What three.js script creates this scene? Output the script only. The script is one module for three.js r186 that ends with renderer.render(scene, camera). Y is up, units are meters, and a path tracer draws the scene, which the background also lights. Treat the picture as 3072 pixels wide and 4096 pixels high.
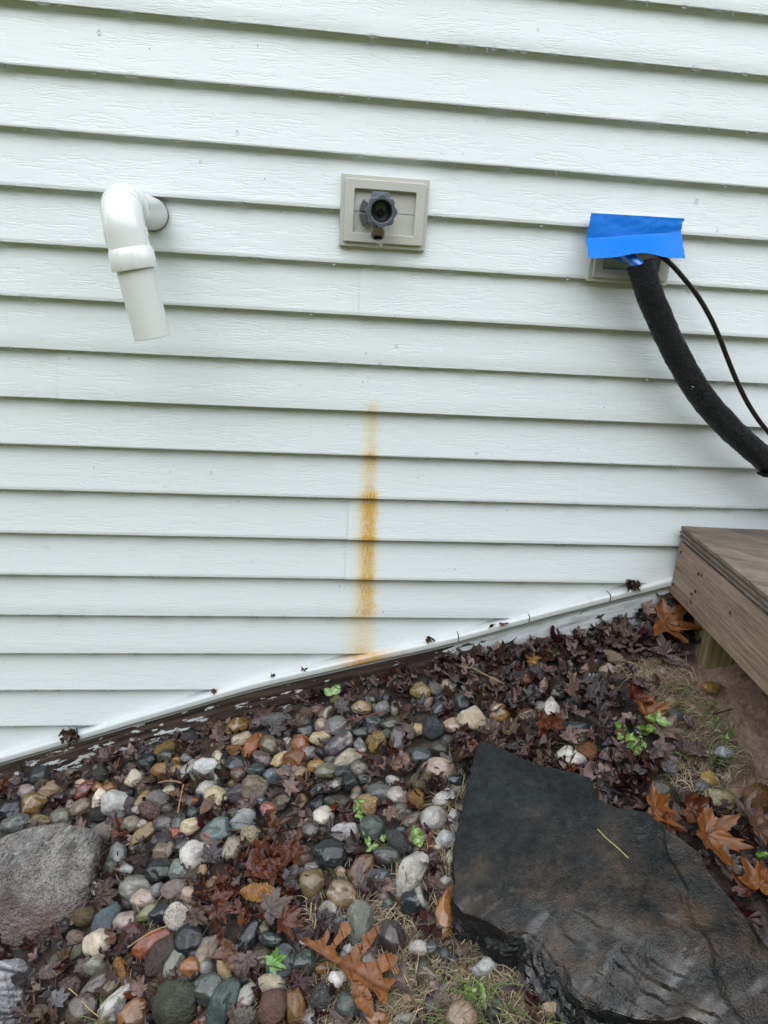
import * as THREE from 'three';
import { mergeGeometries, mergeVertices, toCreasedNormals } from 'three/addons/utils/BufferGeometryUtils.js';
import { RoundedBoxGeometry } from 'three/addons/geometries/RoundedBoxGeometry.js';
import { ImprovedNoise } from 'three/addons/math/ImprovedNoise.js';

// ---------------------------------------------------------------- camera, sky, sun, exposure
const scene = new THREE.Scene();
const camera = new THREE.PerspectiveCamera(71.59, 768 / 1024, 0.05, 200);
camera.position.set(0, 1.0898, 1.5648);
camera.rotation.order = 'YXZ';
camera.rotation.set(THREE.MathUtils.degToRad(-18.954), THREE.MathUtils.degToRad(-6.913), THREE.MathUtils.degToRad(3.644));
scene.add(camera);
const renderer = new THREE.WebGLRenderer({ antialias: true });
renderer.setSize(768, 1024);
renderer.toneMapping = THREE.LinearToneMapping;
renderer.toneMappingExposure = 1.06;
renderer.shadowMap.enabled = true;
{
  const w = 64, h = 32, d = new Float32Array(w * h * 4);
  for (let j = 0; j < h; j++) for (let i = 0; i < w; i++) {
    const s = Math.sin(((j + 0.5) / h - 0.5) * Math.PI), o = (j * w + i) * 4;
    const L = s > 0 ? 2.3 * (0.72 + 0.5 * s) : 0.3;
    d[o] = L * 0.955; d[o + 1] = L * 1.0; d[o + 2] = L * 1.065; d[o + 3] = 1;
  }
  const sky = new THREE.DataTexture(d, w, h, THREE.RGBAFormat, THREE.FloatType);
  sky.mapping = THREE.EquirectangularReflectionMapping; sky.magFilter = THREE.LinearFilter; sky.needsUpdate = true;
  scene.background = sky; scene.environment = sky;
}
const sun = new THREE.DirectionalLight(new THREE.Color(1, 0.975, 0.95), 0.5);
sun.position.set(-0.9, 4.0, 3.0); sun.target.position.set(0, 0.4, 0.3);
sun.castShadow = true; sun.shadow.radius = 62; sun.shadow.mapSize.set(2048, 2048);
Object.assign(sun.shadow.camera, { left: -3, right: 3, top: 3, bottom: -3, near: 0.1, far: 12 });
scene.add(sun, sun.target);

// ---------------------------------------------------------------- helpers
const Y = (v) => v + 1.5;
const perlin = new ImprovedNoise();
const N3 = (x, y, z) => perlin.noise(x, y, z);
const fbm = (x, y, z, o = 3) => { let s = 0, a = 0.5, f = 1; for (let i = 0; i < o; i++) { s += a * N3(x * f + i * 7.3, y * f + i * 3.1, z * f + i * 5.7); a *= 0.5; f *= 2.03; } return s; };
const rngOf = (seed) => () => { seed = (seed + 0x6d2b79f5) | 0; let t = Math.imul(seed ^ (seed >>> 15), 1 | seed); t = (t + Math.imul(t ^ (t >>> 7), 61 | t)) ^ t; return ((t ^ (t >>> 14)) >>> 0) / 4294967296; };
const clamp = (v, a = 0, b = 1) => Math.min(b, Math.max(a, v));
const sst = (a, b, v) => { const t = clamp((v - a) / (b - a)); return t * t * (3 - 2 * t); };
const mixc = (a, b, t) => [a[0] + (b[0] - a[0]) * t, a[1] + (b[1] - a[1]) * t, a[2] + (b[2] - a[2]) * t];
const lin = (hex, k = 1) => { const c = new THREE.Color(hex); return [c.r * k, c.g * k, c.b * k]; };
const toS = (v) => 255 * (v <= 0.0031308 ? 12.92 * v : 1.055 * Math.pow(v, 1 / 2.4) - 0.055);
function tex(w, h, fn, color = false, wrap = THREE.RepeatWrapping) {
  const d = new Uint8Array(w * h * 4);
  for (let j = 0; j < h; j++) for (let i = 0; i < w; i++) {
    const v = fn((i + 0.5) / w, (j + 0.5) / h), o = (j * w + i) * 4;
    if (color) { d[o] = clamp(toS(clamp(v[0])), 0, 255); d[o + 1] = clamp(toS(clamp(v[1])), 0, 255); d[o + 2] = clamp(toS(clamp(v[2])), 0, 255); }
    else d[o] = d[o + 1] = d[o + 2] = clamp(v * 255, 0, 255);
    d[o + 3] = 255;
  }
  const t = new THREE.DataTexture(d, w, h);
  t.magFilter = THREE.LinearFilter; t.minFilter = THREE.LinearMipmapLinearFilter; t.wrapS = t.wrapT = wrap;
  if (color) t.colorSpace = THREE.SRGBColorSpace;
  t.needsUpdate = true; return t;
}
const PN = (() => { const g = rngOf(5), T = new Float32Array(65536); for (let i = 0; i < 65536; i++) T[i] = g(); return T; })();
function tileNoise(u, v, pu, pv, s = 0) {                            // value noise that repeats over u, v in 0..1 with pu x pv cells
  const x = u * pu, y = v * pv, xi = Math.floor(x), yi = Math.floor(y), fx = x - xi, fy = y - yi;
  const at = (a, b) => PN[((((a % pu) + pu) % pu) * 131 + (((b % pv) + pv) % pv) * 977 + s * 7919) & 65535];
  const sx = fx * fx * (3 - 2 * fx), sy = fy * fy * (3 - 2 * fy);
  const a = at(xi, yi), b = at(xi + 1, yi), c = at(xi, yi + 1), d = at(xi + 1, yi + 1);
  return a + (b - a) * sx + (c - a) * sy + (a - b - c + d) * sx * sy;
}
const taken = {};
function numbered(n) { const k = (taken[n] = (taken[n] ?? -1) + 1); return k ? n + '_' + String(k).padStart(3, '0') : n; }
function shade(o) { o.castShadow = true; o.receiveShadow = true; return o; }
function thing(name, label, category, group) {
  const o = new THREE.Group(); o.name = numbered(name); o.userData = { label, category }; if (group) o.userData.group = group; scene.add(o); return o;
}
function mesh(name, geo, mat, parent, label) {
  const o = shade(new THREE.Mesh(geo, mat)); o.name = parent ? name : numbered(name); (parent || scene).add(o);
  if (label) o.userData.label = label; return o;
}
function tag(o, label, category, group) { o.userData.label = label; o.userData.category = category; if (group) o.userData.group = group; return o; }
const kind = (o, k) => { o.userData.kind = k; return o; };
const std = (p) => new THREE.MeshStandardMaterial(p), phys = (p) => new THREE.MeshPhysicalMaterial(p);
function box(w, h, d, x, y, z, r = 0) { const g = r ? new RoundedBoxGeometry(w, h, d, 2, r) : new THREE.BoxGeometry(w, h, d); g.translate(x, y, z); return g; }
function boxUV(g, s = 1) {                                            // uv in metres from the face each vertex looks along
  const p = g.attributes.position, n = g.attributes.normal, uv = new Float32Array(p.count * 2);
  for (let i = 0; i < p.count; i++) {
    const ax = Math.abs(n.getX(i)), ay = Math.abs(n.getY(i)), az = Math.abs(n.getZ(i));
    const [u, v] = ax > ay && ax > az ? [p.getZ(i), p.getY(i)] : ay > az ? [p.getX(i), p.getZ(i)] : [p.getX(i), p.getY(i)];
    uv[2 * i] = u * s; uv[2 * i + 1] = v * s;
  }
  g.setAttribute('uv', new THREE.BufferAttribute(uv, 2)); return g;
}
function colored(g, fn) {
  const p = g.attributes.position, c = new Float32Array(p.count * 3);
  for (let i = 0; i < p.count; i++) { const v = fn(p.getX(i), p.getY(i), p.getZ(i), i); c[3 * i] = clamp(v[0]); c[3 * i + 1] = clamp(v[1]); c[3 * i + 2] = clamp(v[2]); }
  g.setAttribute('color', new THREE.BufferAttribute(c, 3)); return g;
}
const tube = (pts, r, seg = 60, rad = 14) => new THREE.TubeGeometry(new THREE.CatmullRomCurve3(pts.map((p) => new THREE.Vector3(...p))), seg, r, rad, false);

// ---------------------------------------------------------------- ground
function G(x, z) {                                                   // height of the soil (metres), without the small bumps
  const xc = clamp(x, -2.5, 2.2), zc = clamp(z, 0, 2.0);
  let g = -1.455 + 0.33 * xc - 0.06 * Math.max(xc, 0) ** 2 - 0.2 * zc - 0.06 * sst(0.75, 1.0, x) * sst(0, 0.12, z);
  g += 0.03 * sst(0.8, 0.95, x) * Math.exp(-Math.max(0, z) / 0.1) - 0.026 * Math.exp(-(((x - 0.62) / 0.2) ** 2));
  return Y(g);
}
const dirtMask = (x, z) => sst(0.765, 0.885, x + 0.05 * N3(x * 6, z * 6, 3) - 0.10 * (z - 0.2)) * sst(0.10, 0.17, z) * (1 - sst(0.52, 0.62, z));
function axis(parts) { const a = []; for (const [from, to, n] of parts) for (let i = 0; i < n; i++) a.push(from + ((to - from) * i) / n); a.push(parts[parts.length - 1][1]); return a; }
function sheet(xs, zs, fy) {
  const P = [], U = [], I = [];
  for (const z of zs) for (const x of xs) { P.push(x, fy(x, z), z); U.push(x, z); }
  const n = xs.length;
  for (let j = 0; j + 1 < zs.length; j++) for (let i = 0; i + 1 < n; i++) { const a = j * n + i; I.push(a, a + n, a + 1, a + 1, a + n, a + n + 1); }
  const g = new THREE.BufferGeometry();
  g.setAttribute('position', new THREE.Float32BufferAttribute(P, 3)); g.setAttribute('uv', new THREE.Float32BufferAttribute(U, 2));
  g.setIndex(I); g.computeVertexNormals(); return g;
}
const soilBump = tex(512, 512, (u, v) => 0.5 * tileNoise(u, v, 24, 24, 1) + 0.3 * tileNoise(u, v, 64, 64, 2) + 0.2 * tileNoise(u, v, 180, 180, 3));
soilBump.repeat.set(3, 3);
{
  const near = sheet(axis([[-1.6, -0.95, 14], [-0.95, 1.5, 330], [1.5, 2.4, 20]]), axis([[-0.05, 1.15, 170], [1.15, 1.7, 14]]),
    (x, z) => G(x, z) - 0.004 + 0.012 * fbm(x * 9, 1, z * 9, 4) + 0.006 * N3(x * 45, 4, z * 45));
  colored(near, (x, y, z) => {
    const n = fbm(x * 14, 2, z * 14, 4), k = N3(x * 130, 5, z * 130), grit = N3(x * 260, 9, z * 260) > 0.42 ? 0.09 : 0;
    let c = mixc([0.015, 0.010, 0.008], [0.05, 0.035, 0.026], clamp(0.5 + n * 1.4 + k * 0.4));
    const d = dirtMask(x, z); c = mixc(c, mixc([0.18, 0.12, 0.085], [0.36, 0.25, 0.18], clamp(0.5 + n + k * 0.7)), d);
    return [c[0] + grit * (0.3 + d), c[1] + grit * (0.28 + 0.7 * d), c[2] + grit * (0.25 + 0.5 * d)];
  });
  kind(mesh('ground', near, std({ vertexColors: true, roughness: 0.72, bumpMap: soilBump, bumpScale: 0.004 })), 'structure');
  const lawn = sheet(axis([[-60, -1.6, 30], [-1.6, 2.4, 14], [2.4, 60, 30]]), axis([[-0.3, 1.7, 8], [1.7, 60, 40]]),
    (x, z) => G(x, z) - 0.03 - (x < -1.5 || x > 2.3 || z > 1.6 ? 0 : 0.04));
  const lt = tex(256, 256, (u, v) => { const n = tileNoise(u, v, 8, 8, 4) * 0.5 + tileNoise(u, v, 60, 60, 5) * 0.5; return mixc([0.075, 0.085, 0.008], [0.16, 0.16, 0.02], n); }, true);
  lt.repeat.set(0.5, 0.5);
  kind(mesh('lawn', lawn, std({ map: lt, roughness: 0.95 })), 'structure');
}

// the wood across the lawn, behind the viewer: it hides the low sky and shows in wet and glossy things
{
  const P = [], C = [], I = [], NA = 150, NH = 34;
  for (let j = 0; j <= NH; j++) for (let i = 0; i <= NA; i++) {
    const a = -0.12 + (i / NA) * (Math.PI + 0.24), h = j / NH, top = 8.2 + 2.4 * fbm(a * 5, 3, 1, 3), y = -2 + h * (top + 2);
    const r = 14 + 1.6 * fbm(a * 16, y * 0.7, 4, 4) + 2.2 * h * h + 0.7 * N3(a * 60, y * 2.4, 2);
    P.push(0.3 + Math.cos(a) * r * 1.25, y, 1.5 + Math.sin(a) * r * 0.95); C.push(...mixc([0.024, 0.032, 0.006], [0.075, 0.09, 0.016], clamp(0.5 + 1.2 * fbm(a * 40, y * 1.6, 7, 3))));
  }
  for (let j = 0; j < NH; j++) for (let i = 0; i < NA; i++) { const a = j * (NA + 1) + i, b = a + NA + 1; I.push(a, a + 1, b, a + 1, b + 1, b); }
  const g = new THREE.BufferGeometry(); g.setAttribute('position', new THREE.Float32BufferAttribute(P, 3)); g.setAttribute('color', new THREE.Float32BufferAttribute(C, 3)); g.setIndex(I); g.computeVertexNormals();
  const o = kind(mesh('woodland', g, std({ vertexColors: true, roughness: 0.95, side: THREE.DoubleSide })), 'stuff'); o.userData.label = 'dark green wood across the lawn facing the house wall'; o.userData.category = 'woodland';
}

// ---------------------------------------------------------------- the house wall: lapped vinyl siding
const PITCH = 0.1016, WX0 = -2.2, WX1 = 2.8;
const grain = (() => {
  const W = 1536, H = 768, a = new Float32Array(W * H);
  for (let j = 0; j < H; j++) for (let i = 0; i < W; i++) {
    const u = i / W, v = j / H;
    const warp = 0.012 * (tileNoise(u, v, 10, 10, 11) - 0.5) + 0.004 * (tileNoise(u, v, 40, 40, 12) - 0.5);
    const vv = v + warp;
    let s = 0.5 * tileNoise(u, vv, 22, 150, 13) + 0.5 * tileNoise(u, vv, 52, 250, 14);
    s = Math.abs(s - 0.5) * 2;                                     // ridged: thin cracks running along the board
    const crack = Math.pow(1 - s, 6) * sst(0.34, 0.62, tileNoise(u, v, 22, 46, 15));
    const pores = tileNoise(u, vv, 60, 240, 16);
    a[j * W + i] = 0.75 - 0.6 * crack - 0.14 * pores + 0.12 * tileNoise(u, v, 9, 24, 17);
  }
  const t = tex(W, H, (u, v) => a[Math.floor(v * H) * W + Math.floor(u * W)]);
  t.repeat.set(1 / 0.9, 1 / 0.45); return t;
})();
// the rust streak under the tap: rows of [height, half width, strength]
const RUST = [[-0.680, 0.013, 0], [-0.700, 0.016, 0.4], [-0.715, 0.017, 0.52], [-0.746, 0.0165, 0.46], [-0.768, 0.016, 0.36], [-0.797, 0.0155, 0.46], [-0.809, 0.0165, 0.72], [-0.822, 0.020, 0.76],
  [-0.836, 0.0185, 0.62], [-0.862, 0.0175, 0.46], [-0.882, 0.016, 0.52], [-0.896, 0.0185, 0.66], [-0.906, 0.021, 0.84], [-0.918, 0.0235, 0.86], [-0.935, 0.0235, 0.88], [-0.958, 0.0225, 0.84], [-0.98, 0.020, 0.8], [-1.004, 0.022, 0.82], [-1.014, 0.024, 0.95], [-1.03, 0.023, 0.84],
  [-1.06, 0.022, 0.78], [-1.1, 0.021, 0.76], [-1.114, 0.023, 0.86], [-1.122, 0.024, 0.74], [-1.15, 0.024, 0.76], [-1.193, 0.025, 0.72], [-1.208, 0.026, 0.72], [-1.222, 0.034, 0.5], [-1.26, 0.034, 0.42], [-1.295, 0.032, 0.46], [-1.31, 0.030, 0.56], [-1.335, 0.04, 0.7], [-1.38, 0.05, 0.7]];
function rustAt(x, y) {                                             // strength 0..1 at a place on the wall
  if (y > RUST[0][0] || y < -1.38) return 0;
  let i = 0; while (i + 2 < RUST.length && RUST[i + 1][0] > y) i++;
  const [y0, w0, s0] = RUST[i], [y1, w1, s1] = RUST[i + 1], t = clamp((y - y0) / (y1 - y0));
  const w = w0 + (w1 - w0) * t, s = s0 + (s1 - s0) * t, cx = 0.1475 + 0.0135 * clamp((-0.71 - y) / 0.6) + 0.002 * N3(3, y * 20, 1) - (w > 0.03 ? 0.007 : 0);
  const e = 1.06 * w * (1 + 0.22 * N3(x < cx ? 1 : 9, y * 55, 2) + 0.15 * N3(x < cx ? 1 : 9, y * 260, 6)), d = (x - cx) / e;
  const soft = d < 0 ? sst(1.9, 0.0, -d) : sst(1.5, 0.25, d);
  const streak = 1.0 + 0.30 * N3(x * 420, y * 60, 4) + 0.12 * N3(x * 900, y * 500, 8) + 0.34 * N3(x * 130, y * 620, 3) * sst(-0.93, -1.0, y);
  return clamp(soft * s * streak);
}
const CX0 = -1.1, CX1 = 1.45, CY0 = -1.75, CY1 = 0.42;               // the part of the wall that the colour map spans
const sidingMap = (() => {
  const base = [0.703, 0.752, 0.770];
  const specks = []; const g = rngOf(77);
  for (let i = 0; i < 260; i++) specks.push([CX0 + (CX1 - CX0) * g(), CY0 + (CY1 - CY0) * g() ** 0.8, 0.0006 + 0.0013 * g() ** 3, 0.4 + 0.5 * g(), g() < 0.15 ? 3 : 1]);
  for (let i = 0; i < 12; i++) specks.push([0.145 + 0.05 * (g() - 0.5), -0.6 - 0.12 * g(), 0.0007 + 0.001 * g(), 0.8, 1]);
  for (let i = 0; i < 5; i++) specks.push([0.08 + 0.14 * g(), -1.12 - 0.1 * g(), 0.0007 + 0.001 * g(), 0.7, 3]);
  const W = 2048, H = 1740, cell = new Map(), key = (x, y) => Math.floor((x - CX0) / 0.02) * 1000 + Math.floor((y - CY0) / 0.02);
  for (const s of specks) for (let a = -1; a <= 1; a++) for (let b = -1; b <= 1; b++) { const k = key(s[0] + a * 0.02, s[1] + b * 0.02); if (!cell.has(k)) cell.set(k, []); cell.get(k).push(s); }
  return tex(W, H, (u, v) => {
    const x = CX0 + u * (CX1 - CX0), y = CY0 + v * (CY1 - CY0);
    const m = 1 + 0.035 * fbm(x * 2.2, y * 4, 1, 3) + 0.02 * fbm(x * 14, y * 40, 3, 2);
    let c = [base[0] * m, base[1] * m, base[2] * m];
    const grime = 0.10 * sst(-1.15, -1.5, y + 0.35 * (-x)) * clamp(0.5 + fbm(x * 9, y * 16, 6, 3));
    c = mixc(c, [0.36, 0.36, 0.31], grime);
    const r = rustAt(x, y);
    if (r > 0) c = mixc(c, mixc([0.72, 0.60, 0.26], [0.60, 0.335, 0.06], sst(0.12, 0.95, r)), clamp(r * 1.1));
    const list = cell.get(key(x, y));
    if (list) for (const [sx, sy, sr, k, e] of list) { const d = Math.hypot((x - sx) * (e > 1 ? 1.6 : 1), (y - sy) / e) / sr; if (d < 1.3) c = mixc(c, [0.07, 0.065, 0.05], k * sst(1.3, 0.6, d)); }
    return c;
  }, true, THREE.ClampToEdgeWrapping);
})();
sidingMap.channel = 1;
const sidingMat = phys({ map: sidingMap, bumpMap: grain, bumpScale: 0.00055, roughness: 0.25 });
{
  const wall = thing('siding_wall', 'pale greenish white lapped vinyl siding wall with a rust streak below the tap', 'wall');
  mesh('sheathing', box(WX1 - WX0, 5.4, 0.16, (WX0 + WX1) / 2, Y(-0.15), -0.0855), std({ color: 0x8f8f88, roughness: 0.9 }), wall);
  const PROFILE = [[0.1156, -0.003], [0.098, -0.0024], [0.091, -0.0008], [0.08, 0.0016], [0.055, 0.0066], [0.03, 0.0112], [0.008, 0.0152], [0.004, 0.0161], [0.0015, 0.0164], [0.0002, 0.016], [-0.0006, 0.0149], [-0.0002, 0.0137], [0.0012, 0.0128], [0.003, -0.002]];
  const panel = (k, x0, x1, dz) => {
    const yb = -k * PITCH, n = Math.max(2, Math.ceil((x1 - x0) / 0.03)), P = [], UV = [], U1 = [], I = [], m = PROFILE.length;
    for (let i = 0; i <= n; i++) {
      const x = x0 + ((x1 - x0) * i) / n;
      const wy = 0.0006 * N3(x * 3, k * 5.1, 1), wz = 0.0012 * N3(x * 2.1, k * 3.7, 9);
      PROFILE.forEach(([py, pz], j) => {
        const y = yb + py + wy, z = pz + dz + wz * (pz / 0.02) + (j < 6 && j > 2 ? 0.0005 * N3(x * 4, y * 14, 2) : 0);
        P.push(x, Y(y), z); UV.push(x + k * 0.37, y + k * 0.193); U1.push((x - CX0) / (CX1 - CX0), (y - CY0) / (CY1 - CY0));
      });
    }
    for (let i = 0; i < n; i++) for (let j = 0; j + 1 < m; j++) { const a = i * m + j, b = a + m; I.push(a, a + 1, b, b, a + 1, b + 1); }
    let g = new THREE.BufferGeometry();
    g.setAttribute('position', new THREE.Float32BufferAttribute(P, 3)); g.setAttribute('uv', new THREE.Float32BufferAttribute(UV, 2)); g.setAttribute('uv1', new THREE.Float32BufferAttribute(U1, 2));
    g.setIndex(I); g = toCreasedNormals(g, 0.6);
    mesh('siding_panel', g, sidingMat, wall);
  };
  const seams = { 5: 0.108, 7: -0.515, 10: 0.1055, 11: 0.1045, 2: -0.36 };
  for (let k = -20; k <= 18; k++) {
    if (seams[k] !== undefined && k !== 2) { panel(k, WX0, seams[k] + 0.02, 0); panel(k, seams[k], WX1, 0.0024); } else panel(k, WX0, WX1, 0);
  }
}

// water beads along the lower edges of the boards and on their faces
const water = phys({ color: 0xffffff, roughness: 0.02, transmission: 1, thickness: 0.003, ior: 1.33 });
{
  const g = rngOf(31), list = [], m = new THREE.Matrix4(), q = new THREE.Quaternion();
  for (let k = -3; k <= 15; k++) {
    let x = -0.95;
    while (x < 1.35) {
      x += 0.012 + 0.11 * g() ** 2;
      const w = 0.004 + 0.013 * g() ** 2, h = 0.0024 + 0.003 * g() ** 2;
      list.push(m.clone().compose(new THREE.Vector3(x, Y(-k * PITCH) - 0.0004, 0.0152), q, new THREE.Vector3(w, h, 0.0022)));
      if (g() < 0.2) list.push(m.clone().compose(new THREE.Vector3(x, Y(-k * PITCH) - 0.004, 0.0152), q, new THREE.Vector3(0.002, 0.0036, 0.002)));
    }
  }
  for (let i = 0; i < 70; i++) {
    const k = Math.floor(-3 + 18 * g()), t = 0.01 + 0.085 * g(), r = 0.0012 + 0.0024 * g() ** 2;
    list.push(m.clone().compose(new THREE.Vector3(-0.9 + 2.2 * g(), Y(-k * PITCH + t), 0.0161 - 0.17 * (t - 0.004)), q, new THREE.Vector3(r, r * (1 + g()), r * 0.7)));
  }
  const o = shade(new THREE.InstancedMesh(new THREE.SphereGeometry(1, 10, 8), water, list.length)); o.name = 'water_drops';
  list.forEach((a, i) => o.setMatrixAt(i, a)); kind(o, 'stuff'); o.userData.label = 'clear rain drops hanging along the lower edges of the siding boards'; o.userData.category = 'water drops'; scene.add(o);
}

// ---------------------------------------------------------------- sloping white trim and the peeling skirting board
const TRIM = [[-1.6, -1.912], [-0.7243, -1.6125], [-0.1185, -1.4055], [0.1251, -1.3405], [0.3892, -1.273], [0.5792, -1.2105], [0.9195, -1.1105], [1.6, -0.905]];
const trimY = (x) => { let i = 0; while (i + 2 < TRIM.length && TRIM[i + 1][0] < x) i++; const [a, b] = TRIM[i], [c, d] = TRIM[i + 1]; return b + ((d - b) * (x - a)) / (c - a); };
const trimS = (x) => (trimY(x - 0.06) + trimY(x) * 2 + trimY(x + 0.06)) / 4;
{
  const trim = thing('trim_strip', 'white rounded vinyl trim strip sloping along the bottom of the siding', 'trim');
  const tm = phys({ vertexColors: true, roughness: 0.34, clearcoat: 0.12, clearcoatRoughness: 0.2 });
  const pr = [[-0.0098, 0.020], [-0.0098, 0.0275], [-0.0088, 0.0295], [-0.0055, 0.0302], [0.003, 0.0305], [0.0068, 0.0294], [0.0088, 0.0262], [0.0094, 0.022], [0.0094, 0.003]];
  const cuts = [-1.6, 0.392, 0.5665, 0.767, 1.6];
  for (let c = 0; c + 1 < cuts.length; c++) {
    const x0 = cuts[c] + 0.0014, x1 = cuts[c + 1] - 0.0014, n = Math.ceil((x1 - x0) / 0.008), P = [], I = [], m = pr.length;
    for (let i = 0; i <= n; i++) { const x = x0 + ((x1 - x0) * i) / n; for (const [y, z] of pr) P.push(x, Y(trimS(x) + y + 0.0008 * N3(x * 6, 2, 2)), z + 0.001 * N3(x * 5, 7, 1)); }
    for (let i = 0; i < n; i++) for (let j = 0; j + 1 < m; j++) { const a = i * m + j, b = a + m; I.push(a, b, a + 1, a + 1, b, b + 1); }
    const g = new THREE.BufferGeometry(); g.setAttribute('position', new THREE.Float32BufferAttribute(P, 3)); g.setIndex(I); g.computeVertexNormals();
    colored(g, (x, y, z) => {
      let c = [0.58, 0.61, 0.61]; const d = (x - 0.165) / 0.075;
      const r = 1.7 * Math.exp(-d * d * 1.6) * clamp(0.72 + 0.5 * N3(x * 90, y * 90, 3)) * (0.55 + 0.45 * sst(0.004, -0.01, Y(0) * 0 + (y - 1.5) - trimS(x)));
      c = mixc(c, [0.52, 0.29, 0.055], clamp(r));
      return mixc(c, [0.3, 0.28, 0.24], 0.3 * sst(0.2, 0.5, fbm(x * 26, y * 40, 5, 3)));
    });
    mesh('trim_piece', g, tm, trim);
  }
  const lower = thing('trim_flange', 'thin shadowed lip just below the white rounded trim strip', 'trim');
  {
    const n = 200, P = [], I = [], pr2 = [[-0.0122, 0.014], [-0.0122, 0.0255], [-0.0178, 0.0255], [-0.0178, 0.014]];
    for (let i = 0; i <= n; i++) { const x = -1.6 + (3.2 * i) / n; for (const [y, z] of pr2) P.push(x, Y(trimS(x) + y), z); }
    for (let i = 0; i < n; i++) for (let j = 0; j < 4; j++) { const a = i * 4 + j, a1 = i * 4 + ((j + 1) % 4); I.push(a, a + 4, a1, a1, a + 4, a1 + 4); }
    const g0 = new THREE.BufferGeometry(); g0.setAttribute('position', new THREE.Float32BufferAttribute(P, 3)); g0.setIndex(I);
    mesh('lip', toCreasedNormals(g0, 0.5), std({ color: 0x8d908c, roughness: 0.5 }), lower);
  }
  // skirting board: bare wet brown wood with what is left of its white paint
  const board = thing('skirting_board', 'wet brown wooden skirting board with flaking white paint below the white trim', 'board');
  const BX0 = -1.6, BX1 = 1.6, BH = 0.34;
  const map = tex(2048, 220, (u, v) => {
    const x = BX0 + u * (BX1 - BX0), y = -v * BH, s = y + 0.02;        // s: metres below the trim
    const along = x * 0.955, gr = fbm(along * 5, (y + 0.0) * 90, 2, 3);
    const left = sst(0.05, -0.45, x);
    let c = mixc([0.022, 0.015, 0.013], mixc([0.085, 0.06, 0.05], [0.13, 0.095, 0.075], left), clamp(0.35 + gr * 1.7 + 0.5 * fbm(along * 40, y * 400, 4, 2)));
    const right = sst(0.30, 0.52, x + 0.25 * (y + 0.07));
    const n = fbm(along * 20, y * 60, 7, 4) + 0.35 * fbm(along * 70, y * 220, 8, 3);
    const few = 0.30 - 0.30 * right * 2.2 - left * (0.06 + 0.20 * sst(-0.015, -0.07, y)) + 0.05 * N3(x * 3, 1, 1);
    const p = sst(few, few + 0.03, n + 0.02);
    const paint = mixc([0.48, 0.51, 0.52], [0.70, 0.74, 0.76], clamp(0.6 + fbm(along * 12, y * 60, 9, 3)));
    c = mixc(c, paint, p * 0.95);
    return mixc(c, [0.06, 0.05, 0.045], right * 0.35 * sst(-0.1, 0.35, fbm(along * 16, y * 40, 12, 3)));
  }, true, THREE.ClampToEdgeWrapping);
  const bump = tex(1024, 128, (u, v) => 0.5 + 0.5 * fbm(u * 16, v * 30, 3, 3) + 0.3 * fbm(u * 90, v * 20, 5, 2));
  const n = 220, P = [], U = [], I = [];
  for (let i = 0; i <= n; i++) {
    const x = BX0 + ((BX1 - BX0) * i) / n, yt = Y(trimS(x) - 0.012), u = i / n;
    P.push(x, yt, 0.014, x, yt, 0.0205, x, yt - BH, 0.0205); U.push(u, 0, u, 0.01, u, 1);
  }
  for (let i = 0; i < n; i++) for (let j = 0; j < 2; j++) { const a = i * 3 + j, b = a + 3; I.push(a, a + 1, b, b, a + 1, b + 1); }
  const g = new THREE.BufferGeometry(); g.setAttribute('position', new THREE.Float32BufferAttribute(P, 3)); g.setAttribute('uv', new THREE.Float32BufferAttribute(U, 2)); g.setIndex(I);
  mesh('board', toCreasedNormals(g, 0.5), phys({ map, bumpMap: bump, bumpScale: 0.003, roughness: 0.55 }), board);
}

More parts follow.
